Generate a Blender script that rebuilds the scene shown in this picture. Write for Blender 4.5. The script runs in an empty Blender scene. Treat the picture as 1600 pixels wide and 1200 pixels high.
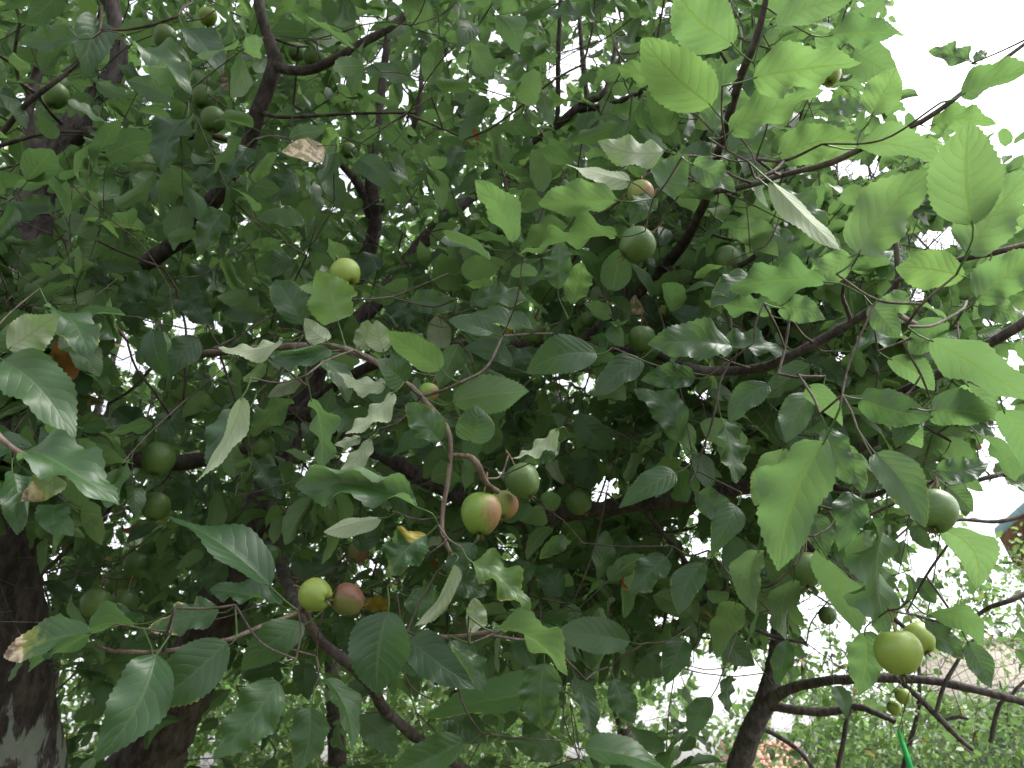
import bpy, math, random
import numpy as np
from mathutils import Vector

random.seed(7)
RNG = np.random.default_rng(11)
SC = bpy.context.scene
COL = SC.collection

# ------------------------------------------------------------------ camera, sky, sun, exposure
F = 1340.0
PITCH = math.radians(25)
CAMP = np.array([0.0, 0.0, 1.6])
FW = np.array([0, math.cos(PITCH), math.sin(PITCH)])
UP = np.array([0, -math.sin(PITCH), math.cos(PITCH)])
RT = np.array([1.0, 0, 0])
cam = bpy.data.cameras.new('camera')
cam.sensor_width = 36
cam.lens = 36 * F / 1600
cam.clip_start = 0.05
cam.clip_end = 2000
cam.dof.use_dof = True
cam.dof.focus_distance = 1.0
cam.dof.aperture_fstop = 16
co = bpy.data.objects.new('camera', cam)
COL.objects.link(co)
co.location = CAMP
co.rotation_euler = (math.pi / 2 + PITCH, 0, 0)
SC.camera = co

SUN_EL, SUN_AZ = math.radians(58), math.radians(85)   # azimuth measured from +Y (ahead) clockwise: high, on the right
w = bpy.data.worlds.new("World")
SC.world = w
w.use_nodes = True
nt = w.node_tree
bg = nt.nodes['Background']
sky = nt.nodes.new('ShaderNodeTexSky')
sky.sky_type = 'NISHITA'
sky.sun_disc = False
sky.sun_elevation = SUN_EL
sky.sun_rotation = SUN_AZ
sky.dust_density = 4.0
hs = nt.nodes.new('ShaderNodeHueSaturation')
hs.inputs['Saturation'].default_value = 0.18
hs.inputs['Value'].default_value = 1.0
nt.links.new(sky.outputs[0], hs.inputs['Color'])
nt.links.new(hs.outputs[0], bg.inputs['Color'])
bg.inputs['Strength'].default_value = 0.15
sd = bpy.data.lights.new('sun', 'SUN')
sd.energy = 1.5
sd.angle = math.radians(25)
sd.color = (1.0, 0.97, 0.92)
so = bpy.data.objects.new('sun', sd)
COL.objects.link(so)
sv = Vector((math.sin(SUN_AZ) * math.cos(SUN_EL), math.cos(SUN_AZ) * math.cos(SUN_EL), math.sin(SUN_EL)))
so.rotation_euler = sv.to_track_quat('Z', 'Y').to_euler()
SC.view_settings.view_transform = 'Standard'
SC.view_settings.look = 'None'
SC.view_settings.gamma = 1
SC.view_settings.use_curve_mapping = False
SC.view_settings.exposure = 1.95
SC.cycles.max_bounces = 8
SC.cycles.diffuse_bounces = 4
SC.cycles.glossy_bounces = 2
SC.cycles.transmission_bounces = 4
SC.cycles.transparent_max_bounces = 4
SC.cycles.caustics_reflective = False
SC.cycles.caustics_refractive = False

# ------------------------------------------------------------------ helpers
def P(px, py, d):
    """point in the place that lies d metres deep under the photograph's pixel"""
    return CAMP + d * (FW + RT * ((px - 800) / F) - UP * ((py - 600) / F))

def proj(X):
    q = np.atleast_2d(X) - CAMP
    d = q @ FW
    return 800 + F * (q @ RT) / d, 600 - F * (q @ UP) / d, d

def nrm(v):
    v = np.asarray(v, float)
    return v / (np.linalg.norm(v, axis=-1, keepdims=True) + 1e-12)

def tag(o, label=None, cat=None, group=None, kind=None):
    if label: o['label'] = label
    if cat: o['category'] = cat
    if group: o['group'] = group
    if kind: o['kind'] = kind
    return o

def empty(name, loc, label, cat, group=None):
    o = bpy.data.objects.new(name, None)
    COL.objects.link(o)
    o.location = loc
    o.empty_display_size = 0.05
    return tag(o, label, cat, group)

def link(name, me, parent=None, loc=(0, 0, 0), world=False):
    o = bpy.data.objects.new(name, me)
    COL.objects.link(o)
    o.location = loc
    if parent is not None:
        o.parent = parent
        if world:      # loc is given in world space and every parent is only translated
            p = parent; off = Vector((0, 0, 0))
            while p is not None:
                off += p.location; p = p.parent
            o.location = Vector(loc) - off
    return o

def mesh_np(name, V, Fq, mat, uv=None, col=None, smooth=True):
    V = np.asarray(V, np.float32); Fq = np.asarray(Fq, np.int32)
    k = Fq.shape[1]
    me = bpy.data.meshes.new(name)
    me.vertices.add(len(V)); me.vertices.foreach_set('co', V.ravel())
    me.loops.add(Fq.size); me.loops.foreach_set('vertex_index', Fq.ravel())
    me.polygons.add(len(Fq))
    me.polygons.foreach_set('loop_start', np.arange(0, Fq.size, k, dtype=np.int32))
    me.polygons.foreach_set('loop_total', np.full(len(Fq), k, np.int32))
    if smooth: me.polygons.foreach_set('use_smooth', np.ones(len(Fq), bool))
    if uv is not None:
        l = me.uv_layers.new(name='UVMap')
        l.data.foreach_set('uv', np.asarray(uv, np.float32)[Fq.ravel()].ravel())
    if col is not None:
        a = me.attributes.new('leafcol', 'FLOAT_COLOR', 'POINT')
        a.data.foreach_set('color', np.asarray(col, np.float32).ravel())
    me.materials.append(mat)
    me.update()
    me.validate()
    return me

def smooth_path(pts, step=0.03, jit=0.0):
    """Catmull-Rom through rows of x,y,z,r"""
    p = np.asarray(pts, float)
    p = np.vstack([2 * p[0] - p[1], p, 2 * p[-1] - p[-2]])
    out = []
    for i in range(1, len(p) - 2):
        a, b, c, d = p[i - 1], p[i], p[i + 1], p[i + 2]
        n = max(2, int(np.linalg.norm((c - b)[:3]) / step))
        t = (np.arange(n) / n)[:, None]
        out.append(0.5 * (2 * b + (c - a) * t + (2 * a - 5 * b + 4 * c - d) * t**2 + (-a + 3 * b - 3 * c + d) * t**3))
    out.append(p[-2][None])
    out = np.vstack(out)
    out[:, 3] = np.maximum(out[:, 3], 0.0006)
    if jit and len(out) > 4:
        n = len(out)
        k = RNG.normal(0, 1, (n, 3))
        k = (np.roll(k, 1, 0) + k + np.roll(k, -1, 0)) / 3
        k[0] = 0; k[-1] = 0
        out[:, :3] += k * jit * out[:, 3:4]
    return out

def tube(path, sides, bumpy=0.0):
    """V, F of a tube along rows x,y,z,r"""
    p = path[:, :3]; r = path[:, 3]
    n = len(p)
    T = nrm(np.gradient(p, axis=0))
    ref = np.array([0.3, 0.2, 0.93]) if abs(T[0][2]) < 0.9 else np.array([1.0, 0, 0.1])
    A = nrm(np.cross(T, ref)); B = np.cross(T, A)
    for i in range(1, n):      # parallel transport keeps rings aligned
        a = A[i - 1] - T[i] * (A[i - 1] @ T[i]); a /= np.linalg.norm(a) + 1e-9
        A[i] = a; B[i] = np.cross(T[i], a)
    th = np.linspace(0, 2 * math.pi, sides, endpoint=False)
    rr = r[:, None] * (1 + (bumpy * RNG.normal(0, 1, (n, sides)) if bumpy else 0))
    V = p[:, None] + rr[..., None] * (np.cos(th)[None, :, None] * A[:, None] + np.sin(th)[None, :, None] * B[:, None])
    i = np.arange(n - 1)[:, None] * sides; j = np.arange(sides)[None]
    j2 = (j + 1) % sides
    Fq = np.stack([i + j, i + j2, i + sides + j2, i + sides + j], -1).reshape(-1, 4)
    return V.reshape(-1, 3), Fq

class Acc:
    def __init__(s): s.V = []; s.F = []; s.U = []; s.C = []; s.n = 0
    def add(s, V, Fq, uv=None, col=None):
        s.V.append(V); s.F.append(np.asarray(Fq) + s.n); s.n += len(V)
        if uv is not None: s.U.append(uv)
        if col is not None: s.C.append(col)
    def mesh(s, name, mat, smooth=True):
        return mesh_np(name, np.vstack(s.V), np.vstack(s.F), mat, np.vstack(s.U) if s.U else None, np.vstack(s.C) if s.C else None, smooth)

# ------------------------------------------------------------------ materials
def mat(name):
    m = bpy.data.materials.new(name); m.use_nodes = True
    t = m.node_tree; t.nodes.clear()
    out = t.nodes.new('ShaderNodeOutputMaterial')
    return m, t, out

class G:
    """short node-graph writer"""
    def __init__(s, t): s.t = t
    def n(s, typ, **kw):
        nd = s.t.nodes.new(typ)
        for k, v in kw.items(): setattr(nd, k, v)
        return nd
    def put(s, sock, v):
        if isinstance(v, bpy.types.NodeSocket): s.t.links.new(v, sock)
        elif v is not None: sock.default_value = v
    def m(s, op, a, b=None, c=None, clamp=False):
        nd = s.n('ShaderNodeMath', operation=op); nd.use_clamp = clamp
        s.put(nd.inputs[0], a); s.put(nd.inputs[1], b)
        if c is not None: s.put(nd.inputs[2], c)
        return nd.outputs[0]
    def mix(s, f, a, b, blend='MIX'):
        nd = s.n('ShaderNodeMix', data_type='RGBA'); nd.blend_type = blend
        s.put(nd.inputs[0], f)
        s.put(nd.inputs[6], a if isinstance(a, bpy.types.NodeSocket) else (*a, 1))
        s.put(nd.inputs[7], b if isinstance(b, bpy.types.NodeSocket) else (*b, 1))
        return nd.outputs[2]
    def noise(s, scale, detail=3, vec=None, rough=0.55):
        nd = s.n('ShaderNodeTexNoise'); nd.inputs['Scale'].default_value = scale
        nd.inputs['Detail'].default_value = detail; nd.inputs['Roughness'].default_value = rough
        if vec is not None: s.t.links.new(vec, nd.inputs['Vector'])
        return nd.outputs[0]
    def step(s, v, a, b):
        nd = s.n('ShaderNodeMapRange', interpolation_type='SMOOTHSTEP')
        s.put(nd.inputs[0], v); nd.inputs[1].default_value = a; nd.inputs[2].default_value = b
        return nd.outputs[0]
    def bump(s, h, strength, dist):
        nd = s.n('ShaderNodeBump'); nd.inputs['Strength'].default_value = strength
        nd.inputs['Distance'].default_value = dist; s.put(nd.inputs['Height'], h)
        return nd.outputs[0]
    def bsdf(s, col, rough, normal=None, spec=0.5):
        nd = s.n('ShaderNodeBsdfPrincipled')
        s.put(nd.inputs['Base Color'], col if isinstance(col, bpy.types.NodeSocket) else (*col, 1))
        s.put(nd.inputs['Roughness'], rough); s.put(nd.inputs['Normal'], normal)
        nd.inputs['Specular IOR Level'].default_value = spec
        return nd

def leaf_material(name, fine):
    m, t, out = mat(name); g = G(t)
    at = g.n('ShaderNodeAttribute', attribute_name='leafcol')
    sp = g.n('ShaderNodeSeparateColor'); t.links.new(at.outputs['Color'], sp.inputs[0])
    tint, fresh, dmg, yel = sp.outputs[0], sp.outputs[1], sp.outputs[2], at.outputs['Alpha']
    uv = g.n('ShaderNodeUVMap', uv_map='UVMap')
    sx = g.n('ShaderNodeSeparateXYZ'); t.links.new(uv.outputs[0], sx.inputs[0])
    u, v = sx.outputs[0], sx.outputs[1]
    su = g.m('SUBTRACT', u, 0.5)
    a = g.m('MULTIPLY', g.m('ABSOLUTE', su), 2.0)
    mid = g.m('SUBTRACT', 1.0, g.step(a, 0.02, 0.085))
    tc = g.n('ShaderNodeTexCoord')
    geo = g.n('ShaderNodeNewGeometry')
    vein = mid
    nz = g.noise(42.0, 3, tc.outputs['Object'])
    if fine:
        wob = g.m('MULTIPLY', g.m('SUBTRACT', nz, 0.5), 0.10)
        side = g.m('MULTIPLY', g.m('GREATER_THAN', su, 0.0), 0.5)
        ph = g.m('ADD', g.m('MULTIPLY', g.m('ADD', g.m('SUBTRACT', v, g.m('MULTIPLY', g.m('POWER', a, 1.25), 0.26)), wob), 8.0), side)
        fr = g.m('ABSOLUTE', g.m('SUBTRACT', g.m('FRACT', ph), 0.5))
        sv_ = g.m('MULTIPLY', g.m('SUBTRACT', 1.0, g.step(fr, 0.0, 0.085)), g.m('SUBTRACT', 1.0, g.step(a, 0.55, 0.98)))
        vein = g.m('MAXIMUM', mid, g.m('MULTIPLY', sv_, 0.8))
        quilt = g.m('MULTIPLY', g.step(fr, 0.0, 0.45), 0.5)
    back = geo.outputs['Backfacing']
    up1 = g.mix(tint, (0.018, 0.062, 0.022), (0.040, 0.102, 0.030))
    up1 = g.mix(fresh, up1, (0.095, 0.175, 0.032))
    lo1 = g.mix(tint, (0.085, 0.165, 0.075), (0.125, 0.21, 0.095))
    lo1 = g.mix(fresh, lo1, (0.16, 0.28, 0.075))
    lo1 = g.mix(g.step(tint, 1.2, 2.0), lo1, (0.37, 0.43, 0.28))  # sky-facing W leaves: pale wilted underside, part of the skylight put into the colour
    blot = g.step(nz, 0.35, 0.75)
    up1 = g.mix(g.m('MULTIPLY', blot, 0.35), up1, (0.045, 0.085, 0.040))
    upv = g.mix(g.m('MULTIPLY', vein, 0.28), up1, (0.16, 0.24, 0.085))
    lov = g.mix(g.m('MULTIPLY', vein, 0.6), lo1, (0.27, 0.32, 0.18))
    base = g.mix(back, upv, lov)
    tr = g.mix(tint, (0.078, 0.155, 0.046), (0.125, 0.215, 0.074))
    tr = g.mix(fresh, tr, (0.165, 0.285, 0.075))
    tr = g.mix(g.m('MULTIPLY', vein, 0.6), tr, (0.10, 0.17, 0.02))
    ycol = g.n('ShaderNodeValToRGB')
    e = ycol.color_ramp.elements
    e[0].position = 0.0; e[0].color = (0.18, 0.26, 0.03, 1)
    e[1].position = 1.0; e[1].color = (0.16, 0.04, 0.025, 1)
    for p_, c_ in ((0.35, (0.38, 0.30, 0.04, 1)), (0.65, (0.28, 0.13, 0.035, 1))):
        q = e.new(p_); q.color = c_
    t.links.new(yel, ycol.inputs[0])
    yf = g.m('MULTIPLY', g.step(yel, 0.02, 0.12), g.step(g.m('ADD', nz, g.m('MULTIPLY', yel, 0.3)), 0.40, 0.55))
    base = g.mix(yf, base, ycol.outputs[0]); tr = g.mix(yf, tr, ycol.outputs[0])
    n2 = g.noise(90.0, 4, tc.outputs['Object'])
    df = g.step(g.m('ADD', dmg, g.m('MULTIPLY', g.m('SUBTRACT', n2, 0.5), 0.9)), 0.45, 0.62)
    bro = g.mix(g.step(n2, 0.4, 0.62), (0.105, 0.055, 0.045), (0.42, 0.33, 0.20))
    halo = g.step(g.m('ADD', dmg, g.m('MULTIPLY', g.m('SUBTRACT', n2, 0.5), 0.9)), 0.25, 0.45)
    base = g.mix(g.m('MULTIPLY', halo, 0.7), base, (0.30, 0.33, 0.04))
    base = g.mix(df, base, bro); tr = g.mix(df, tr, (0.09, 0.05, 0.02))
    spots = g.m('MULTIPLY', g.m('GREATER_THAN', g.noise(230.0, 1, tc.outputs['Object']), 0.80), 0.6)
    base = g.mix(spots, base, (0.12, 0.09, 0.04))
    h = g.m('ADD', g.m('MULTIPLY', g.noise(330.0, 2, tc.outputs['Object']), 0.35), g.m('MULTIPLY', nz, 0.6))
    if fine:
        h = g.m('ADD', h, quilt)
    h = g.m('SUBTRACT', h, g.m('MULTIPLY', vein, 0.6))
    bp = g.bump(h, 0.4, 0.0009)
    rough = g.m('ADD', g.m('MULTIPLY', back, 0.25), g.m('ADD', 0.33, g.m('MULTIPLY', nz, 0.18)))
    b = g.bsdf(base, rough, bp, 0.6)
    tl = g.n('ShaderNodeBsdfTranslucent'); t.links.new(tr, tl.inputs[0]); t.links.new(bp, tl.inputs['Normal'])
    mx = g.n('ShaderNodeMixShader')
    t.links.new(g.m('MULTIPLY', g.m('SUBTRACT', 1.0, df), 0.5), mx.inputs[0])
    t.links.new(b.outputs[0], mx.inputs[1]); t.links.new(tl.outputs[0], mx.inputs[2])
    t.links.new(mx.outputs[0], out.inputs[0])
    return m

def bark_material(name, c1, c2, lich=0.25, wash=None):
    m, t, out = mat(name); g = G(t)
    tc = g.n('ShaderNodeTexCoord'); ob = tc.outputs['Object']
    mp = g.n('ShaderNodeMapping'); t.links.new(ob, mp.inputs[0]); mp.inputs['Scale'].default_value = (1, 1, 0.35)
    a = g.noise(60, 5, mp.outputs[0], 0.65); b_ = g.noise(11, 4, ob)
    col = g.mix(g.step(a, 0.35, 0.68), c1, c2)
    col = g.mix(g.m('MULTIPLY', g.step(b_, 0.56, 0.70), lich), col, (0.20, 0.20, 0.16))
    rough = 0.85
    if wash is not None:
        geo = g.n('ShaderNodeNewGeometry'); sx = g.n('ShaderNodeSeparateXYZ'); t.links.new(geo.outputs['Position'], sx.inputs[0])
        mp2 = g.n('ShaderNodeMapping'); t.links.new(ob, mp2.inputs[0]); mp2.inputs['Scale'].default_value = (1, 1, 0.13)
        pn = g.noise(32, 5, mp2.outputs[0], 0.7)
        hgt = g.m('MULTIPLY', g.m('SUBTRACT', wash, sx.outputs[2]), 2.0)
        f = g.step(g.m('ADD', pn, g.m('MINIMUM', hgt, 0.05)), 0.50, 0.57)
        col = g.mix(g.m('MULTIPLY', f, 0.6), col, (0.27, 0.30, 0.28))
    bp = g.bump(g.m('ADD', a, g.m('MULTIPLY', b_, 0.5)), 1.0, 0.006)
    b = g.bsdf(col, rough, bp, 0.25)
    t.links.new(b.outputs[0], out.inputs[0])
    return m

def plain_material(name, c1, c2, scale, rough=0.8, bump=0.3, dist=0.01, coord='Object'):
    m, t, out = mat(name); g = G(t)
    tc = g.n('ShaderNodeTexCoord')
    n_ = g.noise(scale, 5, tc.outputs[coord], 0.65)
    n3 = g.noise(scale * 0.15, 3, tc.outputs[coord])
    col = g.mix(g.step(g.m('ADD', g.m('MULTIPLY', n_, 0.6), g.m('MULTIPLY', n3, 0.4)), 0.35, 0.65), c1, c2)
    b = g.bsdf(col, rough, g.bump(n_, bump, dist), 0.3)
    t.links.new(b.outputs[0], out.inputs[0])
    return m

def apple_material(name, green, green2, red, amount, flip):
    m, t, out = mat(name); g = G(t)
    tc = g.n('ShaderNodeTexCoord'); ob = tc.outputs['Object']
    sx = g.n('ShaderNodeSeparateXYZ'); t.links.new(ob, sx.inputs[0])
    n1 = g.noise(70, 4, ob); n2 = g.noise(14, 3, ob)
    col = g.mix(g.step(n2, 0.3, 0.7), green, green2)
    mp = g.n('ShaderNodeMapping'); t.links.new(ob, mp.inputs[0]); mp.inputs['Scale'].default_value = (6, 6, 0.6)
    streak = g.noise(60, 3, mp.outputs[0])
    s = g.m('ADD', g.m('MULTIPLY', sx.outputs[0], 32.0 * flip), g.m('MULTIPLY', g.m('SUBTRACT', streak, 0.5), 0.9))
    s = g.m('ADD', s, g.m('MULTIPLY', g.m('SUBTRACT', n2, 0.5), 0.8))
    f = g.m('MULTIPLY', g.step(s, 0.45 - amount, 1.0 - amount), 0.9)
    col = g.mix(f, col, red)
    vo = g.n('ShaderNodeTexVoronoi'); vo.inputs['Scale'].default_value = 420; t.links.new(ob, vo.inputs['Vector'])
    dots = g.m('MULTIPLY', g.m('LESS_THAN', vo.outputs['Distance'], 0.16), 0.45)
    col = g.mix(dots, col, (0.34, 0.40, 0.22))
    col = g.mix(g.m('MULTIPLY', g.step(g.noise(34, 5, ob, 0.7), 0.60, 0.72), 0.45), col, (0.15, 0.12, 0.06))
    b = g.bsdf(col, g.m('ADD', 0.36, g.m('MULTIPLY', n1, 0.2)), g.bump(g.m('ADD', n1, g.m('MULTIPLY', dots, 0.8)), 0.3, 0.001), 0.45)
    b.inputs['Subsurface Weight'].default_value = 0.12
    b.inputs['Subsurface Radius'].default_value = (0.006, 0.008, 0.003)
    b.inputs['Subsurface Scale'].default_value = 1.0
    t.links.new(b.outputs[0], out.inputs[0])
    return m

M = {}
M['leaf'] = leaf_material('apple leaf', True)
M['leaf_far'] = leaf_material('far leaf', False)
M['bark'] = bark_material('dark bark', (0.028, 0.020, 0.022), (0.085, 0.066, 0.064))
M['bark_wash'] = bark_material('bark with old whitewash', (0.026, 0.020, 0.023), (0.085, 0.068, 0.068), 0.2, 1.70)
M['bark_gray'] = bark_material('grayer bark', (0.045, 0.036, 0.038), (0.12, 0.10, 0.10), 0.4)
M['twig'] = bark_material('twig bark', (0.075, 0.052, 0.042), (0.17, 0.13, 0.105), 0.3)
M['twig_dark'] = bark_material('dark twig bark', (0.045, 0.035, 0.032), (0.12, 0.095, 0.08), 0.3)  # the brownish dark bark colour of thin twigs
M['stalk'] = plain_material('green stalk', (0.14, 0.20, 0.06), (0.21, 0.24, 0.09), 120, 0.6)
M['stem_red'] = plain_material('reddish apple stem', (0.17, 0.12, 0.05), (0.22, 0.09, 0.06), 150, 0.6)
M['calyx'] = plain_material('dry calyx', (0.07, 0.05, 0.03), (0.20, 0.19, 0.10), 200, 0.9)
G1, G2, RD = (0.13, 0.22, 0.035), (0.19, 0.29, 0.055), (0.28, 0.085, 0.045)
M['apple_cheek'] = apple_material('green apple with red cheek', (0.09, 0.19, 0.025), (0.16, 0.25, 0.04), (0.23, 0.09, 0.055), 0.25, 1)
M['apple_green'] = apple_material('green apple', (0.048, 0.105, 0.028), (0.085, 0.145, 0.038), (0.18, 0.13, 0.05), -0.25, 1)
M['apple_bright'] = apple_material('bright green apple', (0.15, 0.23, 0.035), (0.22, 0.29, 0.055), (0.27, 0.15, 0.05), -0.1, 1)
M['apple_dull'] = apple_material('russet red apple', (0.12, 0.12, 0.035), (0.14, 0.15, 0.045), (0.14, 0.05, 0.035), 0.75, 1)
M['apple_red'] = apple_material('half red apple', (0.15, 0.17, 0.04), (0.19, 0.22, 0.05), (0.26, 0.09, 0.05), 0.45, 1)

# ------------------------------------------------------------------ leaf geometry
def leaf_grid(nl, nw, W=0.58, fold=(0.25, 0.25), curl=0.5, wave=0.25, serr=0.0, twist=0.0, roll=(0, 0), seed=0, pet=0.28, cols=None):
    """unit-length leaf: base at 0, tip towards +Y, upper face +Z.  returns V, F, UV"""
    r = np.random.default_rng(seed)
    t = np.linspace(0, 1, nl + 1)
    t = 0.5 * t + 0.5 * (0.5 - 0.5 * np.cos(math.pi * t))
    e1, e2 = r.uniform(0.50, 0.72), r.uniform(0.82, 1.05)
    prof = t**e1 * (1 - t)**e2
    tp = e1 / (e1 + e2)
    prof /= tp**e1 * (1 - tp)**e2
    s = np.linspace(-1, 1, nw + 1)
    ang = curl * (t - 0.15)
    dy = np.gradient(t)
    cy = np.concatenate([[0], np.cumsum(np.cos((ang[1:] + ang[:-1]) / 2) * np.diff(t))])
    cz = np.concatenate([[0], -np.cumsum(np.sin((ang[1:] + ang[:-1]) / 2) * np.diff(t))])
    swerve = r.normal(0, 0.05) * np.sin(math.pi * t)
    C = np.stack([swerve, cy, cz], 1)
    N = np.stack([0 * t, np.sin(ang), np.cos(ang)], 1)
    X = np.tile([1.0, 0, 0], (nl + 1, 1))
    tw = twist * (t - 0.3)
    Xr = X * np.cos(tw)[:, None] + N * np.sin(tw)[:, None]
    Nr = N * np.cos(tw)[:, None] - X * np.sin(tw)[:, None]
    V = np.zeros((nl + 1, nw + 1, 3))
    hw0 = W / 2 * np.maximum(prof, 0.004)
    c0 = nw // 2
    k1, k2 = r.uniform(1.6, 3.2, 2); p1, p2 = r.uniform(0, 6.28, 2)
    rl_t = np.clip(np.sin(math.pi * np.clip(t * 1.05, 0, 1)), 0, 1)
    for sd_, fo, ro, kk, pp in ((1, fold[1], roll[1], k1, p1), (-1, fold[0], roll[0], k2, p2)):
        x = np.zeros(nl + 1); z = np.zeros(nl + 1)
        V[:, c0] = C
        m_ = nw // 2
        hw = hw0 * (1 + 0.035 * np.sin(6.28 * t * kk * 0.7 + pp * 2))
        for j in range(1, m_ + 1):
            a = j / m_
            phi = fo * (0.7 + 0.3 * np.cos(3.1 * t)) - 0.35 * fo * a + ro * rl_t * max(0.0, (a - 0.3) / 0.7) * 1.25
            st = hw / m_
            x = x + st * np.cos(phi); z = z + st * np.sin(phi)
            zz = z + wave * hw * a**1.6 * np.sin(6.28 * kk * t + pp) * (1 - 0.5 * abs(ro) / 2.5)
            xx = x.copy()
            if serr and j == m_:
                saw = (np.arange(nl + 1) % 2) * 2 - 1
                xx = xx * (1 + serr * saw)
            V[:, c0 + sd_ * j] = C + sd_ * xx[:, None] * Xr + zz[:, None] * Nr
    if serr:
        V[1:-1:2, 0] += 0.012 * np.array([0, 1, 0]); V[1:-1:2, -1] += 0.012 * np.array([0, 1, 0])
    i = np.arange(nl)[:, None] * (nw + 1); j = np.arange(nw)[None]
    Fq = np.stack([i + j, i + j + 1, i + nw + 1 + j + 1, i + nw + 1 + j], -1).reshape(-1, 4)
    U = np.stack(np.meshgrid(s * 0.5 + 0.5, t), -1).reshape(-1, 2)
    V = V.reshape(-1, 3)
    if pet:
        pr = 0.009
        pp_ = np.array([[0, 0.02, 0, pr * 0.8], [0, -pet * 0.5, -0.02, pr], [r.normal(0, 0.03), -pet, 0.02, pr * 1.2]])
        tv, tf = tube(pp_ if nw > 4 else pp_[::2], 3)
        Fq = np.vstack([Fq, tf + len(V)]); V = np.vstack([V, tv])
        U = np.vstack([U, np.tile([0.5, 0.0], (len(tv), 1))])
    return V, Fq, U

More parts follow.
